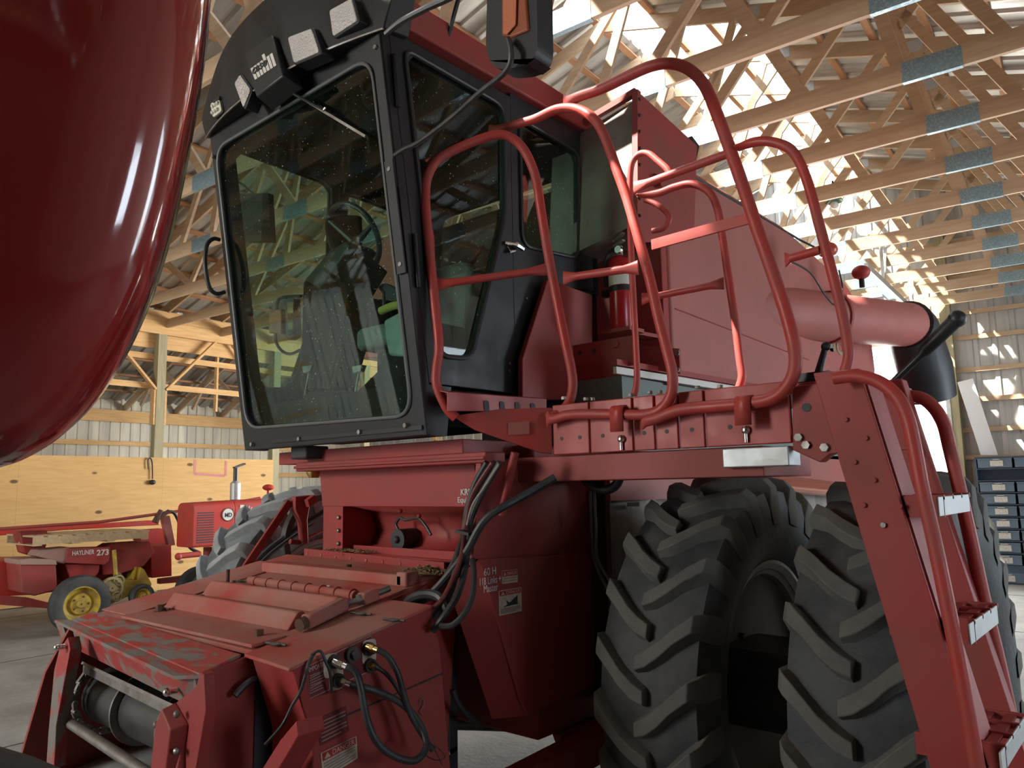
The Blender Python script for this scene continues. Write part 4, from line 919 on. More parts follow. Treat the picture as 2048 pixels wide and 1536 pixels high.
for u, v in ((320, 1225), (401, 1205), (518, 1278), (473, 1182), (697, 1143)):
    p = fp(u, v); b = c_(MB().cyl(p, p + V((0, 0, .035)), .016, seg=6).cyl(p, p + V((0, 0, .008)), .028, seg=14), 'hood_bolt', RST)
p = fp(455, 1180); c_(MB().cyl(p, p + V((0, 0, .10)), .009).cyl(p, p + V((0, 0, .03)), .02, seg=8), 'stud_bolt', RST)
for u, v in ((325, 1217), (552, 1288), (722, 1227), (788, 1240), (480, 1162)):
    p = fp(u, v, .012); r = [p + V((.028 * math.cos(a), .014 * math.sin(a), 0)) for a in [k * PI / 5 for k in range(10)]]
    c_(MB().tube(r, .004, 6, closed=True).tube([p - V((.05, .01, 0)), p + V((.05, .01, 0))], .005, 6), 'linch_pin', DRK)
# left shelf strip of the top
c_(MB().prism([(FL - .02, 1.60, FZ(1.60) + .002), (-3.76, 1.60, FZ(1.60) + .002), (-3.76, 2.45, FZ(2.45) + .002), (FL - .02, 2.45, FZ(2.45) + .002)], (0, 0, .006)), 'top_edge_plate', REDD, bevel=.002)
# lift link lying on the top
la, lb_ = fp(610, 1245, .035), fp(690, 1207, .035)
lk = c_(MB().bar(la, lb_, .055, .055, (0, 0, 1)), 'tension_link', REDD, bevel=.014)
c_(MB().cyl(la - (lb_ - la).normalized() * .03, la, .026, seg=8), 'link_nut', RST, lk)
lc = fp(745, 1193, .035); c_(MB().cyl(lb_, fp(722, 1200, .035), .012), 'threaded_rod', STL, lk)
c_(MB().cyl(fp(716, 1200, .035), fp(722, 1198, .035), .024, seg=6), 'lock_nut', STL, lk)
c_(MB().bar(fp(722, 1199, .035), fp(752, 1187, .035), .05, .05), 'link_block', REDD, lk, bevel=.008)
c_(MB().cyl(fp(752, 1187, .035), fp(778, 1177, .035), .014), 'threaded_rod', STL, lk)
c_(MB().box((-2.70, 2.30, FZ(2.3)), (-2.63, 2.38, FZ(2.38) + .05)), 'link_anchor', REDD, lk, bevel=.01)
# front hood of the mouth
yF = 1.44; zF = 1.185
hd = c_(MB().prism([(FL - .05, 1.575, FZ(1.575) + .004), (FR + .0, 1.515, FZ(1.515) + .004), (FR + .02, 1.35, 1.170), (FL - .02, 1.47, 1.192)], (0, 0, -.012)), 'mouth_hood', REDW, bevel=.003)
lipT = [V((FL - .13, 1.43, 1.185)), V((-2.68, 1.30, 1.16))]
c_(MB().prism2([lipT[0], lipT[1], V((-2.60, 1.35, 1.165)), V((FL - .03, 1.475, 1.19))], [p - V((0, 0, .012)) for p in (lipT[0], lipT[1], V((-2.60, 1.35, 1.165)), V((FL - .03, 1.475, 1.19)))]), 'hood_lip', REDW)
c_(MB().prism([V((FL - .03, 1.46, 1.18)), V((-2.70, 1.33, 1.155)), V((-2.74, 1.385, 1.035)), V((FL + .0, 1.50, 1.045))], (0, .012, 0)), 'hood_inner_face', REDW, bevel=.002)
c_(MB().prism([V((-2.70, 1.32, 1.16)), V((-2.62, 1.34, 1.165)), V((-2.60, 1.37, 1.02)), V((-2.70, 1.38, 1.0))], (0, .012, 0)), 'lip_end_ear', REDW)
c_(MB().prism([V((FL - .13, 1.43, 1.185)), V((FL - .06, 1.44, 1.18)), V((FL - .02, 1.47, 1.04)), V((FL - .06, 1.47, 1.02))], (0, .012, 0)), 'lip_end_ear', REDW)
# mouth sides
def jamb(x0, x1, nm, worn):
    return c_(MB().prism([V((x0, 1.40, 1.17)), V((x1, 1.40, 1.17)), V((x1, 1.22, .55)), V((x0, 1.22, .55))], (0, .05, 0)), nm, worn, bevel=.003)
c_(MB().prism([V((FL - .02, 1.46, 1.17)), V((FL - .14, 1.40, .95)), V((FL - .18, 1.28, .35)), V((FL - .18, 2.5, .35)), V((FL - .02, 2.6, 1.38))], (.02, 0, 0)), 'mouth_side_plate', RED, bevel=.003)
rs_ = c_(MB().prism([V((FR, 1.36, 1.165)), V((FR, 1.30, .95)), V((FR, 1.20, .45)), V((FR, 2.5, .45)), V((FR, 2.6, 1.39)), V((FR, 1.56, 1.2))], (.018, 0, 0)), 'mouth_side_plate', RED, bevel=.003)
Q13 = lambda u, v: at(u, v, 'y', 1.31)
c_(MB().prism([Q13(u, v) for u, v in ((392, 1372), (400, 1345), (408, 1350), (412, 1420), (392, 1536), (370, 1620), (320, 1620), (330, 1500), (336, 1432), (352, 1405))], (0, .04, 0)), 'mouth_corner_plate', RED, bevel=.004)
c_(MB().prism2([Q13(u, v) for u, v in ((335, 1430), (352, 1404), (378, 1448), (362, 1560), (322, 1560))], [Q13(u, v) - V((0, .05, 0)) for u, v in ((340, 1440), (352, 1412), (370, 1452), (358, 1550), (328, 1550))]), 'guard_cover', RED, bevel=.004)
for u, v in ((371, 1424), (371, 1497), (330, 1445)): p = Q13(u, v) - V((0, .03, 0)); c_(MB().ball(p, .012, seg=8), 'rivet', STL)
for u, v in ((354, 1380), (132, 1292)): p = at(u, v, 'y', 1.36); c_(MB().cyl(p - V((0, .03, 0)), p, .012).ball(p - V((0, .035, 0)), .015), 'wing_bolt', CHR)
c_(MB().prism([at(u, v, 'y', 1.36) for u, v in ((108, 1340), (118, 1300), (135, 1275), (140, 1300), (112, 1450), (108, 1536), (92, 1536), (96, 1470))], (0, .05, 0)), 'mouth_corner_plate', REDW, bevel=.003)
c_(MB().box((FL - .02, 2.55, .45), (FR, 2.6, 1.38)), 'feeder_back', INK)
c_(MB().prism([V((FL - .16, 1.25, .42)), V((FR, 1.2, .42)), V((FR, 2.6, .62)), V((FL - .16, 2.6, .62))], (0, 0, -.02)), 'feeder_floor', GALV)
# conveyor drum with rings, slats and chains
dy, dz, dr_ = 1.62, .835, .125
dm = c_(MB().cyl((-3.98, dy, dz), (-2.74, dy, dz), dr_, seg=40), 'feeder_drum', DRK)
for x in (-3.60, -3.17): c_(MB().lathe([(dr_, 0), (dr_ + .03, 0), (dr_ + .03, .012), (dr_, .012)], (x, dy, dz), (1, 0, 0), 40, closed=True), 'drum_ring', STL, dm)
c_(MB().bar((-3.93, 1.49, 1.0), (-2.76, 1.44, .975), .05, .012, (0, .6, 1)).bar((-3.93, 1.48, .985), (-2.76, 1.43, .96), .008, .035), 'conveyor_slat', STL)
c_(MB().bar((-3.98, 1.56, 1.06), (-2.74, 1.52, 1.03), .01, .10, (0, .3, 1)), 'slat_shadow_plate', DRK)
for x in (-3.97, -2.79):
    ch = []
    for k in range(14):
        a = PI * .25 + PI * 1.1 * k / 13; p = V((x, dy - (dr_ + .035) * math.sin(a), dz + (dr_ + .035) * math.cos(a)))
        ch.append(p)
    for k in range(13):
        c_(MB().bar(ch[k], ch[k + 1], .016 if k % 2 else .03, .022, (1, 0, 0)).cyl(ch[k] - V((.02, 0, 0)), ch[k] + V((.02, 0, 0)), .011, seg=8), 'chain_link', STL, dm)
bp0, bp1 = at(140, 1446, 'y', 1.42), at(330, 1570, 'y', 1.36)
c_(MB().cyl(bp0, bp1, .022, seg=14), 'cross_pipe', STL)
# side gear box with hydraulic couplers
X3 = -2.30; sx = lambda u, v, k=0: at(u, v, 'x', X3 + k)
sbx = [(1.515, FZ(1.515)), (2.14, FZ(2.14)), (2.19, 1.15), (2.25, .62), (2.1, .35), (1.62, .35), (1.60, .95)]
gb = c_(MB().prism([(X3, y, z) for y, z in sbx], (-.25, 0, 0)), 'coupler_box', RED, bevel=.004)
c_(MB().prism([(X3 + .004, 1.50, FZ(1.50) + .004), (-2.61, 1.52, FZ(1.52) + .004), (-2.61, 2.15, FZ(2.15) + .004), (X3 + .004, 2.145, FZ(2.145) + .004)], (0, 0, -.012)), 'coupler_box_lid', REDD, gb, bevel=.003)
c_(MB().prism([(X3 + .002, 1.60, .98), (X3 + .002, 2.2, 1.05), (X3 + .002, 2.2, 1.056), (X3 + .002, 1.60, .986)], (.002, 0, 0)), 'panel_seam', INK, gb)
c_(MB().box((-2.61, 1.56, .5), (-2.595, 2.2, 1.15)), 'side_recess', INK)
c_(MB().prism([at(u, v, 'y', 1.45) for u, v in ((510, 1560), (560, 1480), (592, 1442), (597, 1472), (545, 1560))], (0, .1, 0)), 'skid_guard', RED, bevel=.004)
c_(MB().tube(smooth_path([at(u, v, 'x', -2.56) for u, v in ((470, 1392), (490, 1370), (515, 1355), (550, 1346))]), .012, 8), 'recess_hose', HOSE)
dl = c_(MB().prism([sx(u, v, .001) for u, v in ((614, 1334), (742, 1272), (748, 1335), (682, 1366), (684, 1380), (620, 1397))], (.0015, 0, 0)), 'coupler_decal', DMR)
c_(MB().tube([sx(u, v, .003) for u, v in ((614, 1334), (742, 1272), (748, 1338), (682, 1368), (620, 1397))], .0014, 4, closed=True), 'decal_outline', CRM, dl)
text('IMPORTANT', sx(618, 1345, .003), sx(650, 1331, .003) - sx(618, 1345, .003), (0, 0, 1), .022, CRM, 'decal_word', dl, .0004, width=.085)
for k in range(8):
    a = sx(620, 1352 + k * 5, .003); b = sx(650 - (k * 7) % 9, 1340 + k * 5, .003); c_(MB().bar(a, b, .001, .0035), 'decal_line', GREY, dl)
for (u, v), s in (((661, 1330), 1), ((672, 1355), 1), ((738, 1302), 1)):
    c_(MB().prism(rounded([sx(u + a * 14, v + b, .003) for a, b in ((-1, -20), (1, -26), (1, 22), (-1, 28))], .018, 3), (.0015, 0, 0)), 'coupler_plate', CRM, dl)
P_ = [(665, 1322), (700, 1308), (733, 1297), (672, 1360), (736, 1330)]
for k, (u, v) in enumerate(P_):
    p = sx(u, v); b = c_(MB().cyl(p, p + V((.02, 0, 0)), .024 if k != 1 else .028, seg=20).cyl(p, p + V((.04, 0, 0)), .016, seg=16), 'coupler_socket', DRK, gb)
def hose(uv, xs, r, nm='hydraulic_hose', m=HOSE): return c_(MB().tube(smooth_path([at(u, v, 'x', x) for (u, v), x in zip(uv, xs)], 6), r, 10), nm, m)
def fit(a, b, r, m=CHR, par=None): return c_(MB().cyl(a, b, r, seg=10).cyl(a.lerp(b, .3), a.lerp(b, .6), r * 1.25, seg=6), 'hose_fitting', m, par)
o = hose([(694, 1333), (712, 1345), (722, 1375), (728, 1410), (738, 1450), (755, 1485), (785, 1510), (825, 1522), (848, 1505), (852, 1480), (835, 1440), (800, 1405), (750, 1382), (700, 1368)], [-2.21, -2.18, -2.16, -2.15, -2.14, -2.12, -2.10, -2.08, -2.08, -2.10, -2.14, -2.18, -2.2, -2.24], .0125)
fit(sx(668, 1323, .03), sx(698, 1336, .09), .013, CHR, o); fit(sx(676, 1360, .02), sx(702, 1369, .06), .012, CHR, o)
o = hose([(755, 1300), (775, 1312), (795, 1345), (808, 1390), (822, 1430), (845, 1470), (865, 1500)], [-2.22, -2.19, -2.17, -2.16, -2.15, -2.13, -2.12], .0105)
fit(sx(735, 1293, .03), sx(757, 1301, .08), .012, BRS, o)
o = hose([(750, 1332), (775, 1350), (800, 1385), (825, 1430), (848, 1475), (868, 1498)], [-2.25, -2.23, -2.21, -2.2, -2.18, -2.14], .008)
fit(sx(738, 1329, .02), sx(752, 1334, .05), .009, BRS, o)
o = hose([(628, 1308), (618, 1325), (610, 1355), (600, 1385), (585, 1410), (565, 1450), (530, 1490)], [-2.29, -2.28, -2.28, -2.3, -2.32, -2.34, -2.36], .006, 'wiring_lead')
o = hose([(622, 1310), (640, 1302), (652, 1325), (660, 1345), (664, 1385)], [-2.29, -2.27, -2.26, -2.25, -2.27], .005, 'wiring_lead')
c_(MB().tube(smooth_path([sx(u, v, .18) for u, v in ((862, 1488), (880, 1500), (890, 1515), (870, 1520), (850, 1508), (866, 1496), (884, 1530))]), .002, 5), 'wire_tie', DRK)
c_(MB().tube(smooth_path([sx(u, v, .01) for u, v in ((838, 1410), (842, 1398), (848, 1402), (845, 1415), (840, 1422), (846, 1430))]), .002, 5), 'hair_pin', STL)
def decal(pts, pf_, nm, header=None, word=None, lines=4, m=CRM, hm=DRD, par=CB, dx=V((.002, 0, 0)), ink=GREY, pic=None):
    o = c_(MB().prism([pf_(*p) for p in pts], dx), nm, m, par)
    a, b, c, d = [pf_(*p) + dx for p in pts]        # TL TR BR BL
    if header:
        c_(MB().prism([a.lerp(d, .03) .lerp(b.lerp(c, .03), .03), a.lerp(d, .03).lerp(b.lerp(c, .03), .97), a.lerp(d, header).lerp(b.lerp(c, header), .97), a.lerp(d, header).lerp(b.lerp(c, header), .03)], dx * .5), 'decal_header', hm, o)
    if word:
        q0 = a.lerp(d, header * .82).lerp(b.lerp(c, header * .82), .30); w = (b - a).length * .62
        text(word, q0 + dx * .6, b - a, a - d, (a - d).length * header * .85, m, 'decal_word', o, .0004, width=w)
        t0 = a.lerp(d, header * .85).lerp(b.lerp(c, header * .85), .08); t1 = a.lerp(d, header * .85).lerp(b.lerp(c, header * .85), .25); t2 = a.lerp(d, .06).lerp(b.lerp(c, .06), .165)
        c_(MB().prism([t0 + dx * .6, t1 + dx * .6, t2 + dx * .6], dx * .3), 'warning_triangle', m, o)
    s0 = pic or (header or .05) + .08
    for k in range(lines):
        f = s0 + (.96 - s0) * (k + .3) / lines
        c_(MB().bar(a.lerp(d, f).lerp(b.lerp(c, f), .06) + dx * .4, a.lerp(d, f).lerp(b.lerp(c, f), .94 - .2 * (k % 3 == 2)) + dx * .4, .001, (a - d).length * .25 / max(lines, 4)), 'decal_line', ink, o)
    return o, a, b, c, d
decal([(641, 1506), (712, 1472), (715, 1516), (645, 1560)], lambda u, v: sx(u, v, .001), 'danger_decal', .33, 'DANGER', 5)
decal([(633, 1438), (692, 1412), (698, 1462), (640, 1492)], lambda u, v: sx(u, v, .001), 'instruction_decal', None, None, 6, DMR, ink=GREY)
# --- front of the machine above the feeder
Q26 = lambda u, v, y=2.60: at(u, v, 'y', y)
kp = c_(MB().prism([(-3.72, 2.60, 1.95), (-2.50, 2.60, 1.95), (-2.47, 2.60, 1.69), (-3.68, 2.60, 1.69)], (0, .03, 0)), 'front_shroud', RED, bevel=.003)
c_(MB().prism([(-3.72, 2.61, 1.97), (-3.72, 2.95, 1.97), (-3.70, 2.95, 1.69), (-3.68, 2.61, 1.69)], (.02, 0, 0)), 'shroud_side', RED, kp)
text('KRE', Q26(921, 990, 2.597), (1, 0, 0), (0, 0, 1), .040, CHALK, 'painted_words', kp, .0006, bold=.001)
text('Equip', Q26(915, 1005, 2.597), (1, 0, 0), (0, 0, 1), .036, CHALK, 'painted_words', kp, .0006, bold=.0006)
rows = []
for y, z in ((2.64, 1.70), (2.80, 1.66), (2.84, 1.55), (2.80, 1.47), (2.66, 1.435), (2.60, 1.43)): rows.append([V((-3.50 + .02 * 0, y, z)), V((-2.50, y, z))])
m = loft(rows); o = c_(m, 'curved_front_sheet', RED); q = o.modifiers.new('thick', 'SOLIDIFY'); q.thickness = .01
c_(MB().box((-3.56, 2.60, 1.42), (-3.49, 2.95, 1.69)), 'bolted_end_plate', RED)
for z in (1.63, 1.56, 1.49): c_(MB().ball(V((-3.52, 2.595, z)), .012, seg=8), 'bolt', STL)
c_(MB().prism([(-3.88, 2.62, 1.40), (-2.66, 2.56, 1.385), (-2.66, 2.56, 1.435), (-3.88, 2.62, 1.45)], (0, .012, 0)), 'rivetted_angle', RED, bevel=.002)
for k in range(9): c_(MB().ball(V((-3.84 + k * .142, 2.617 - k * .007, 1.42 - k * .0015)), .010, (1, .6, 1), 8), 'rivet', REDD)
c_(MB().prism([(-3.48, 2.66, 1.44), (-2.60, 2.62, 1.44), (-2.60, 2.62, 1.48), (-3.48, 2.66, 1.48)], (0, .012, 0)), 'inner_angle', RED)
# chaff lying on the ledges
def heap(c, r, n, h, nm):
    m = MB()
    for _ in range(n):
        a = random.random() * 2 * PI; q = random.random() ** .5; p = V((c[0] + r[0] * q * math.cos(a), c[1] + r[1] * q * math.sin(a), c[2] + h * (1 - q) * random.random()))
        m.bar(p, p + V((random.uniform(-.03, .03), random.uniform(-.02, .02), random.uniform(-.004, .008))), .004, .004)
    o = c_(m, nm, CHAFF, smooth=False); o['kind'] = 'stuff'; return o
heap((-2.72, 2.50, FZ(2.5) + .005), (.16, .07), 420, .035, 'chaff_heap'); heap((-3.42, 2.60, 1.455), (.22, .03), 160, .012, 'chaff_heap')
# reversing valve on the front sheet
vq = at(812, 1078, 'y', 2.76)
va = c_(MB().cyl(vq + V((0, -.06, 0)), vq + V((0, .05, 0)), .055, seg=18).ball(vq - V((0, .06, 0)), .02), 'valve_body', INK)
c_(MB().tube(smooth_path([at(u, v, 'y', 2.72) for u, v in ((798, 1062), (792, 1048), (800, 1036), (812, 1040), (835, 1036), (850, 1050), (862, 1070))]), .008, 8), 'valve_hose', HOSE, va)
for u, v in ((801, 1022), (838, 1032)): c_(MB().ball(at(u, v, 'y', 2.7), .012), 'valve_knob', RED, va)
# side shield and body side under the cab
SXX = -2.32; s3 = lambda u, v, k=0: at(u, v, 'x', SXX + k)
ss = c_(MB().prism([s3(u, v) for u, v in ((958, 1118), (1184, 1106), (1192, 1368), (1056, 1432), (1040, 1400))], (-.04, 0, 0)), 'side_shield', RED, bevel=.006)
fb = [s3(958, 1118), s3(1056, 1432)]
c_(MB().prism2([fb[0], fb[1], at(984, 1438, 'x', -2.44), at(898, 1178, 'x', -2.44)], [p + V((-.03, .03, 0)) for p in (fb[0], fb[1], at(984, 1438, 'x', -2.44), at(898, 1178, 'x', -2.44))]), 'shield_front_flange', RED, ss)
bs = c_(MB().prism([s3(u, v, -.02) for u, v in ((962, 925), (1178, 935), (1184, 1120), (945, 1130))], (-.03, 0, 0)), 'body_side_panel', RED)
decal([(1003, 1142), (1034, 1138), (1035, 1164), (1004, 1168)], lambda u, v: s3(u, v, .001), 'danger_decal', .45, 'DANGER', 2)
o, a, b, c, d = decal([(997, 1182), (1042, 1174), (1043, 1222), (998, 1232)], lambda u, v: s3(u, v, .001), 'danger_decal', .22, 'DANGER', 3, pic=.74)
c_(MB().prism([a.lerp(d, f).lerp(b.lerp(c, f), g) + V((.001, 0, 0)) for g, f in ((.15, .68), (.35, .60), (.30, .42), (.45, .55), (.80, .30), (.80, .62), (.9, .66))], (.001, 0, 0)), 'decal_figure', INK, o)
for s, u, v, w in (('60 H', 968, 1152, .075), ('118 Links +', 958, 1172, .135), ('Master', 967, 1186, .09)):
    text(s, s3(u, v, .003), (0, 1, .02), (0, 0, 1), .045, CHALK, 'handwritten_note', ss, .0005, width=w)
# hose bundle over the shield
def yh(uv, ys, r, m=HOSE): return c_(MB().tube(smooth_path([at(u, v, 'y', y) for (u, v), y in zip(uv, ys)], 6), r, 9), 'hydraulic_hose', m)
yh([(990, 925), (960, 965), (938, 1010), (930, 1055), (925, 1080), (905, 1130), (880, 1170), (850, 1200), (810, 1210)], [2.45] * 5 + [2.4, 2.35, 2.3, 2.25], .014)
yh([(975, 925), (950, 970), (935, 1020), (930, 1060), (918, 1110), (905, 1170), (885, 1210), (862, 1240)], [2.43] * 4 + [2.36, 2.25, 2.2, 2.18], .016)
yh([(1000, 925), (965, 985), (942, 1040), (936, 1090), (930, 1140), (915, 1190), (890, 1230), (865, 1262)], [2.42] * 4 + [2.33, 2.22, 2.15, 2.12], .014)
yh([(1110, 955), (1050, 990), (1005, 1015), (975, 1035), (955, 1062), (935, 1100), (905, 1140), (870, 1180), (835, 1208)], [2.6, 2.5, 2.42, 2.38, 2.36, 2.34, 2.3, 2.26, 2.22], .017)
yh([(945, 1120), (948, 1150), (945, 1190), (930, 1225), (905, 1250), (880, 1252)], [2.32, 2.26, 2.2, 2.15, 2.12, 2.1], .012)
yh([(985, 925), (945, 990), (932, 1050), (920, 1120), (890, 1190), (868, 1215)], [2.40] * 3 + [2.3, 2.2, 2.16], .010, mat('red_hose', (.14, .03, .03), .5))
yh([(998, 928), (968, 975), (945, 1010), (934, 1050)], [2.38] * 4, .005, mat('pale_cord', (.3, .28, .24), .6))
yh([(800, 1225), (820, 1200), (850, 1188), (880, 1195), (895, 1225)], [2.2] * 5, .02)
c_(MB().bar(at(918, 1062, 'y', 2.36), at(945, 1068, 'y', 2.36), .05, .012), 'hose_strap', BLK)
c_(MB().tube([at(1030, 905, 'y', 2.5), at(1003, 1030, 'y', 2.5)], .018, 10), 'support_strut', RED)
yh([(1180, 970), (1182, 1050), (1186, 1110), (1200, 1150), (1222, 1190)], [3.0] * 5, .007); yh([(1188, 970), (1192, 1060), (1194, 1115), (1215, 1155), (1235, 1190)], [3.0] * 5, .007)
# lower frame
c_(MB().bar((-2.55, 1.7, .32), (-2.2, 3.4, .60), .12, .14), 'lower_frame_tube', RED, bevel=.01)
c_(MB().prism([(-2.34, 3.0, .62), (-2.34, 3.5, .62), (-2.34, 3.4, .42), (-2.34, 3.1, .42)], (-.05, 0, 0)), 'frame_gusset', RED)
c_(MB().tube([(-3.2, 3.1, .5), (-1.9, 3.45, .62)], .035, 10), 'axle_brace', DRK)
c_(MB().tube(smooth_path([at(u, v, 'x', -2.5) for u, v in ((905, 1380), (915, 1405), (935, 1430), (955, 1445))]), .014, 8), 'hanging_hose', HOSE)
# --- feeder drive on the far side: pulleys, belt, arm
XP = -4.33; xp = lambda u, v, k=0: at(u, v, 'x', XP + k)
pc = xp(578, 1180)
for rr, k, m in ((.215, 0, DRK), (.19, .10, RUBL)):
    c_(MB().lathe([(rr, 0), (rr, .05), (rr - .025, .05), (rr - .03, .03), (.04, .03), (.04, .0), (rr - .03, 0)], pc + V((k, 0, 0)), (1, 0, 0), 44, closed=True), 'drive_pulley', m)
pc2 = xp(640, 1080, -.05)
c_(MB().lathe([(.30, 0), (.30, .05), (.26, .05), (.26, 0)], pc2, (1, 0, 0), 44, closed=True), 'belt_rim', DRK)
c_(MB().tube(smooth_path([xp(u, v, -.02) for u, v in ((488, 1172), (500, 1140), (530, 1105), (575, 1070), (622, 1040), (660, 1015))]), .018, 8).tube(smooth_path([xp(u, v, .03) for u, v in ((494, 1172), (506, 1146), (536, 1112), (580, 1078), (626, 1048))]), .014, 8), 'drive_belt', RUB)
c_(MB().bar(xp(475, 1160, .05), xp(580, 1003, .05), .02, .05, (0, 0, 1)).bar(xp(475, 1160, .05), xp(472, 1185, .05), .02, .045, (0, 1, 0)), 'guard_strap', RED, bevel=.003)
bk = c_(MB().prism([xp(u, v, .05) for u, v in ((582, 993), (618, 990), (625, 1000), (612, 1005), (606, 1040), (608, 1085), (597, 1085), (594, 1045), (582, 1020))], (.05, 0, 0)), 'belt_bracket', RED, bevel=.004)
c_(MB().prism([xp(u, v, .11) for u, v in ((608, 1000), (622, 990), (628, 1004), (612, 1014))], (.04, 0, 0)), 'bracket_box', RED, bk)
c_(MB().cyl(xp(580, 1083, .06), xp(600, 1085, .06), .016), 'roller', RED, bk)
c_(MB().tube([xp(608, 1078, .02), xp(652, 1058, .02), xp(650, 1012, .02)], .012, 8), 'guard_rod', RED, bk)
# beacon glass bowl on the far side under the cab
c_(MB().lathe([(.03, .12), (.045, .10), (.045, 0), (.03, -.03)], at(628, 945, 'y', 2.62), (0, 0, 1), 18), 'fuel_bowl', BRS)
# --- fire extinguisher standing on the platform plate
ex_ = thing('fire_extinguisher', 'red fire extinguisher with white label strapped to the platform beside the cab', 'fire extinguisher', (-2.12, 3.42, 2.62))
ec = at(1245, 660, 'y', 3.42); ez = lambda v: at(1245, v, 'y', 3.42)
h = ez(510).z - ec.z
c2_ = lambda mb, n, m, **k: mb.build(n, m, ex_, **k)
c2_(MB().lathe([(.058, 0), (.063, .01), (.063, h * .86), (.055, h * .93), (.03, h * .98), (.02, h)], ec, (0, 0, 1), 28), 'cylinder', ORG)
c2_(MB().cyl(ec + V((0, 0, h * .58)), ec + V((0, 0, h * .82)), .0645, seg=28), 'label_band', WHT)
c2_(MB().cyl(ec + V((0, 0, h * .50)), ec + V((0, 0, h * .57)), .067, seg=28).box(ec + V((-.11, -.02, h * .48)), ec + V((-.05, .02, h * .56))), 'strap', BLK)
c2_(MB().cyl(ec + V((0, 0, h)), ec + V((0, 0, h + .05)), .018).bar(ec + V((-.02, -.02, h + .05)), ec + V((.06, -.05, h + .06)), .02, .012).bar(ec + V((-.02, -.02, h + .075)), ec + V((.06, -.05, h + .10)), .02, .01), 'valve_handle', STL)
c2_(MB().tube(smooth_path([ec + V(p) for p in ((0, 0, h + .03), (-.05, -.02, h + .03), (-.075, -.03, h - .05), (-.072, -.03, h * .6))]), .011, 8), 'hose', BLKP)
c2_(MB().cyl(ec + V((.02, -.03, h + .02)), ec + V((.02, -.05, h + .02)), .02), 'gauge', CHR)
c_(MB().box(ec + V((-.09, -.07, -.02)), ec + V((.09, .07, 0))), 'extinguisher_shelf', RED)
c_(MB().bar(ec + V((0, .07, -.01)), V((ec.x, 3.75, ec.z)), .1, .02), 'shelf_arm', RED)

# ================================================================== HAY BALER by the plywood wall
BLX = -11.6
bq = lambda u, v, x=BLX: at(u, v, 'x', x)
BA = thing('hay_baler', 'old red hay baler with yellow wheels parked by the plywood wall', 'hay baler', (BLX, 4.3, 0))
def a_(mb, n, m, par=None, **k): return mb.build(n, m, par or BA, **k)
def poly(uv, x, d, n, m, **k): return a_(MB().prism([bq(u, v, x) for u, v in uv], (-d, 0, 0)), n, m, **k)
poly([(-60, 1130), (20, 1120), (120, 1118), (300, 1100), (340, 1100), (340, 1145), (300, 1150), (200, 1172), (60, 1190), (-60, 1195)], BLX - .3, .9, 'bale_chamber', REDB, bevel=.01)
poly([(300, 1092), (343, 1089), (344, 1152), (304, 1156)], BLX + .02, .8, 'feeder_housing', REDB, bevel=.01)
poly([(222, 1087), (300, 1082), (310, 1105), (288, 1132), (240, 1148), (205, 1150), (200, 1100)], BLX + .15, .3, 'side_shield', DMR if 0 else RED, bevel=.01)
sh_ = poly([(80, 1100), (140, 1094), (132, 1124), (128, 1128), (72, 1112)], BLX + .25, .35, 'top_shield', mat('faded_red_grey', (.34, .20, .17), .6), bevel=.01)
hs_ = poly([(134, 1097), (221, 1094), (219, 1122), (210, 1130), (130, 1126)], BLX + .27, .3, 'name_shield', RED, bevel=.01)
text('HAYLINER', bq(144, 1111, BLX + .275), (0, 1, 0), (0, 0, 1), .085, WHT, 'machine_name', hs_, .001, width=(bq(189, 1111, BLX + .275) - bq(144, 1111, BLX + .275)).length * .97, bold=.001)
text('273', bq(193, 1111, BLX + .275), (0, 1, 0), (0, 0, 1), .105, WHT, 'machine_number', hs_, .001, width=(bq(217, 1111, BLX + .275) - bq(193, 1111, BLX + .275)).length, bold=.003)
poly([(130, 1128), (200, 1128), (198, 1145), (185, 1160), (142, 1166)], BLX + .2, .4, 'lower_shield', RED, bevel=.01)
tw = poly([(39, 1128), (112, 1124), (116, 1180), (70, 1192), (44, 1186)], BLX + .3, .55, 'twine_box', RED, bevel=.02)
poly([(38, 1120), (60, 1117), (112, 1119), (115, 1130), (40, 1130)], BLX + .32, .6, 'twine_box_lid', mat('dusty_red_grey', (.36, .24, .20), .7), bevel=.01)
poly([(38, 1062), (94, 1060), (98, 1075), (88, 1105), (70, 1112), (50, 1106)], BLX - .1, .3, 'flywheel_shield', RED, bevel=.01)
poly([(-80, 1065), (312, 1041), (320, 1050), (130, 1060), (-80, 1078)], BLX - .9, .25, 'upper_rail', REDB, bevel=.01)
poly([(270, 1062), (332, 1057), (334, 1088), (290, 1092)], BLX - .7, .3, 'auger_housing', REDB, bevel=.01)
poly([(323, 1033), (340, 1031), (351, 1090), (337, 1092)], BLX - .1, .08, 'slanted_arm', REDF, bevel=.005)
a_(MB().tube([bq(-60, 1062), bq(200, 1044), bq(330, 1026), bq(430, 1012), bq(520, 996)], .022, 8), 'long_rod', RED)
a_(MB().tube(smooth_path([bq(u, v, BLX) for u, v in ((325, 1027), (345, 1024), (356, 1040), (365, 1070), (380, 1095), (398, 1105))]), .025, 8), 'twin_hose', HOSE)
a_(MB().cyl(bq(310, 1045), bq(322, 1020), .05, .03).cyl(bq(312, 1040), bq(338, 1022), .03), 'hinge_joint', RST)
poly([(-60, 1186), (60, 1196), (110, 1208), (110, 1218), (-60, 1205)], BLX + .1, .1, 'draw_bar', RED)
poly([(320, 1158), (392, 1148), (392, 1162), (320, 1168)], BLX, .1, 'rear_beam', RED)
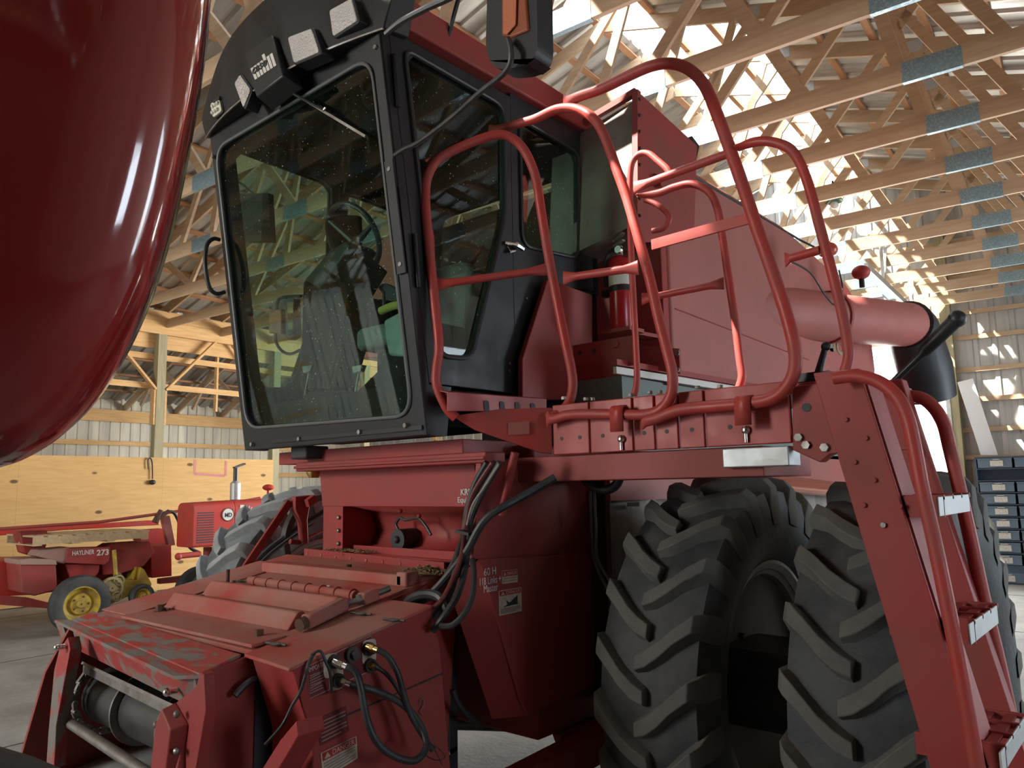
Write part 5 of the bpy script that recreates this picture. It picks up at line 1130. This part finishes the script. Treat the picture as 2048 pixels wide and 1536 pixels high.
# yellow pickup
poly([(195, 1165), (275, 1160), (282, 1134), (290, 1140), (304, 1168), (300, 1178), (270, 1188), (252, 1195), (215, 1212), (195, 1205)], BLX + .35, .5, 'pickup_housing', YEL, bevel=.01)
poly([(229, 1146), (240, 1144), (245, 1150), (240, 1190), (226, 1196)], BLX + .40, .04, 'idler_plate', mat('grimy_yellow', (.25, .2, .10), .7))
for u, v, r in ((222, 1177), 13, 0), ((236, 1161), 7, 0), ((231, 1193), 6, 0):
    pass
for (u, v), r in (((222, 1176), .15), ((236, 1161), .075), ((231, 1193), .07)):
    a_(MB().lathe([(r, 0), (r, .04), (r * .8, .05), (r * .7, .02), (r * .45, .03), (r * .3, .05), (.01, .05), (.01, 0)], bq(u, v, BLX + .42), (1, 0, 0), 24, closed=True), 'pulley', mat('cream_pulley%.2f' % r, (.42, .36, .18), .6))
a_(MB().bar(bq(228, 1100, BLX + .35), bq(232, 1150, BLX + .42), .03, .05), 'lift_strut', YEL)
def small_wheel(c, r, w, nm, par, rimc=YEL, ribs=False, lab=None):
    X = Matrix.Translation(c)
    pr = [(r * .62, -w * .42), (r * .8, -w * .5), (r * .95, -w * .42), (r, -w * .2), (r, w * .2), (r * .95, w * .42), (r * .8, w * .5), (r * .62, w * .42)]
    t = MB().lathe(pr, (0, 0, 0), (1, 0, 0), 40, closed=True).build(nm, RUB, par, xf=X)
    pr = [(r * .63, -w * .4), (r * .63, w * .4), (r * .58, w * .4), (r * .52, w * .1), (r * .40, w * .02), (r * .34, w * .16), (r * .14, w * .16), (r * .12, w * .3), (.01, w * .3), (.01, -w * .3)]
    d = MB().lathe(pr, (0, 0, 0), (1, 0, 0), 36, closed=True).build('wheel_rim', rimc, t, xf=X)
    for k in range(5): a = 2 * PI * k / 5; MB().ball((w * .17, r * .26 * math.cos(a), r * .26 * math.sin(a)), r * .035, seg=8).build('lug_nut', RST, d, xf=X)
    return t
c = bq(160, 1200, BLX + .55); c.z = .37
small_wheel(c, .37, .20, 'road_wheel', BA)
c = bq(283, 1192, BLX + .5)
small_wheel(c, .165, .13, 'gauge_wheel', BA)
a_(MB().cyl((BLX - .2, bq(160, 1205, BLX + .55).y, .37), (BLX + .5, bq(160, 1205, BLX + .55).y, .37), .04), 'axle', DRK)
# wooden pallet lying on top of the baler
PL = thing('wooden_pallet', 'weathered wooden pallet lying on top of the red hay baler', 'pallet', (BLX, 4.4, 1.2))
zp = bq(180, 1089, BLX + .35).z + .02; y0 = bq(68, 1088, BLX + .35).y; y1 = bq(298, 1080, BLX + .35).y
for k in range(9):
    y = y0 + (y1 - y0) * k / 8.6; MB().box((BLX - .75, y, zp + .11), (BLX + .33, y + .115, zp + .13)).build('deck_board', PALW, PL, smooth=False)
for x in (BLX - .74, BLX - .24, BLX + .29): MB().box((x, y0, zp + .018), (x + .04, y1, zp + .11)).build('stringer', PALW, PL, smooth=False)
for k in range(4):
    y = y0 + (y1 - y0 - .1) * k / 3; MB().box((BLX - .75, y, zp), (BLX + .33, y + .1, zp + .018)).build('bottom_board', PALW, PL, smooth=False)

# ================================================================== OLD TRACTOR behind the baler
TR = thing('farm_tractor', 'old red tractor with upright silver exhaust standing behind the baler', 'tractor', (-10.9, 6.5, 0))
TX = -10.5
def t_(mb, n, m, par=None, **k): return mb.build(n, m, par or TR, **k)
tq = lambda u, v, x=TX: at(u, v, 'x', x)
zt_ = tq(450, 1004).z
yf = tq(386, 1060).y
def sect(y, w, z0, z1): return rounded([V((TX - w, y, z0)), V((TX, y, z0)), V((TX, y, z1)), V((TX - w, y, z1))], [.04, .04, .12, .12], 4)
t_(MB().prism2(sect(yf, .48, 1.02, zt_), sect(yf + .62, .48, 1.02, zt_ + .02)), 'radiator_shell', REDB, bevel=.01)
t_(MB().prism2(sect(yf + .62, .46, 1.28, zt_ + .02), sect(yf + 2.2, .46, 1.22, zt_ + .05)), 'hood', REDB, bevel=.01)
for k in range(13): t_(MB().box((TX - .002, yf + .06, 1.08 + k * .034), (TX + .006, yf + .30, 1.094 + k * .034)), 'louvre', INK)
p = tq(456, 1029, TX + .004); md = t_(MB().cyl(p, p + V((.004, 0, 0)), .095, seg=32), 'round_badge', WHT)
t_(MB().lathe([(.095, 0), (.095, .005), (.085, .005), (.085, 0)], p + V((.002, 0, 0)), (1, 0, 0), 32, closed=True), 'badge_ring', INK, md)
text('MD', p + V((.006, -.055, -.035)), (0, 1, 0), (0, 0, 1), .085, INK, 'badge_letters', md, .001, width=.11, bold=.002)
t_(MB().box((TX, tq(480, 1018).y, tq(480, 1020).z), (TX + .004, tq(488, 1018).y, tq(480, 1010).z)), 'square_badge', WHT)
for k, ch in enumerate('Mc'): text(ch, tq(492 + k * 9, 1020, TX + .002), (0, 1, 0), (0, 0, 1), .085, WHT, 'hood_letter', TR, .001)
t_(MB().box((TX - .40, yf + .5, .75), (TX - .06, yf + 2.6, 1.25)), 'engine_block', DRK, bevel=.02)
pe = tq(470, 1000, TX - .22)
e_ = t_(MB().lathe([(.03, 0), (.075, .03), (.075, .27), (.03, .31), (.03, .52)], (pe.x, pe.y, zt_ - .0), (0, 0, 1), 20), 'exhaust_muffler', GALV)
t_(MB().cyl((pe.x, pe.y, zt_ + .30), (pe.x, pe.y, zt_ + .50), .035).bar((pe.x, pe.y - .03, zt_ + .50), (pe.x, pe.y + .14, zt_ + .56), .07, .025), 'rain_flap', DRK, e_)
pe2 = tq(536, 1000, TX - .22)
t_(MB().cyl((pe2.x, pe2.y, zt_), (pe2.x, pe2.y, zt_ + .19), .02).ball((pe2.x, pe2.y, zt_ + .20), .09, (1, 1, .55)), 'air_cleaner_cap', REDB)
for dx in (.12, -.30):
    c = V((TX - .15 + dx, yf + .35, .36)); small_wheel(c, .36, .18, 'front_wheel', TR, RED)
t_(MB().cyl((TX - .5, yf + .35, .40), (TX + .0, yf + .35, .40), .04).cyl((TX - .24, yf + .35, .40), (TX - .24, yf + .35, 1.0), .06), 'front_pedestal', RED)
t_(MB().tube([tq(358, 1112), tq(400, 1108)], .04, 10).ball(tq(357, 1113), .05), 'belly_pipe', REDB)
for s in (.55, -1.0):
    X = Matrix.Translation((TX + s, yf + 2.9, .80)) @ Matrix.Scale(.88, 4)
    t = tyre_mesh().build('rear_wheel', RUBL, TR, xf=X)
    lug_mesh().build('tread', RUBL2, t, xf=X)
    MB().lathe([(.5, -.15), (.5, .15), (.3, .05), (.05, .08), (.05, -.05), (.3, 0)], (0, 0, 0), (1, 0, 0), 36, closed=True).build('wheel_disc', RED, t, xf=X)
t_(MB().box((TX - .6, yf + 2.5, .6), (TX + .2, yf + 3.3, 1.1)), 'rear_housing', RED, bevel=.05)

# ================================================================== RED MACHINE CLOSE BY, glossy rounded hood at the picture's edge
HM = thing('parked_machine', 'glossy dark red rounded hood of another machine close to the viewer', 'farm machine', (-1.25, .55, 0))
fh_ = V((R @ V((0, 0, 1)))); fh_.z = 0; fh_.normalize()
HP = CAM + fh_ * .82
hq = lambda u, v: atp(u, v, HP, fh_)
oc = [(417, -60), (419, 40), (408, 140), (392, 240), (370, 360), (345, 470), (315, 570), (284, 650), (246, 725), (196, 800), (140, 858), (80, 902), (10, 932), (-80, 940), (-350, 900), (-600, 700), (-700, 300), (-650, -200), (-300, -520), (150, -480), (360, -260)]
P = smooth_path([hq(u, v) for u, v in oc], 5, True)
cc = hq(-120, 120)
ha = ray(200, 940); ha.z = 0; ha.normalize()
prof = [(0, -.34), (.55, -.34), (.78, -.31), (.88, -.25), (.945, -.17), (.98, -.09), (1.0, -.0), (.985, .04), (.955, .08), (.90, .115), (.80, .145), (.6, .17), (.35, .185), (.02, .19)]
rows = []
for k, d in prof: rows.append([cc + (p - cc) * max(k, .01) - ha * d for p in P])
n = len(P); m = MB(); fs = []
for j in range(len(rows) - 1):
    for i in range(n): fs.append([j * n + i, j * n + (i + 1) % n, (j + 1) * n + (i + 1) % n, (j + 1) * n + i])
fs += [list(range(n)), [(len(rows) - 1) * n + i for i in range(n)][::-1]]
m.add([p for r in rows for p in r], fs)
hdo = m.build('rounded_hood', REDG, HM); hdo.data.shade_smooth()
wr_ = .68; wc = atp(-350, 2150, CAM + fh_ * 1.35, fh_); wc.z = wr_
t = MB().lathe([(wr_ * .5, -.14), (wr_ * .85, -.17), (wr_ * .98, -.13), (wr_, -.05), (wr_, .05), (wr_ * .98, .13), (wr_ * .85, .17), (wr_ * .5, .14)], wc, fh_, 64, closed=True).build('front_tyre', RUB, HM)
MB().lathe([(wr_ * .52, -.12), (wr_ * .52, .12), (wr_ * .3, .04), (.01, .04), (.01, -.04), (wr_ * .3, 0)], wc, fh_, 40, closed=True).build('wheel_rim', RIM, t)
MB().bar(wc, cc + fh_ * .2 - fh_.cross(V((0, 0, 1))) * .25, .12, .12).build('frame_leg', RED, HM)

# chaff and grit swept about on the floor
m = MB()
for _ in range(700):
    x, y = random.uniform(-2.2, -.2), random.uniform(1.2, 6.5); r = random.uniform(.003, .010)
    m.bar((x, y, r), (x + random.uniform(-.02, .02), y + random.uniform(-.02, .02), r), r * 1.6, r * 1.4)
tag(m.build('floor_chaff', CHAFF, smooth=False), 'loose chaff and grit scattered on the concrete floor beneath the combine', 'chaff', kind='stuff')
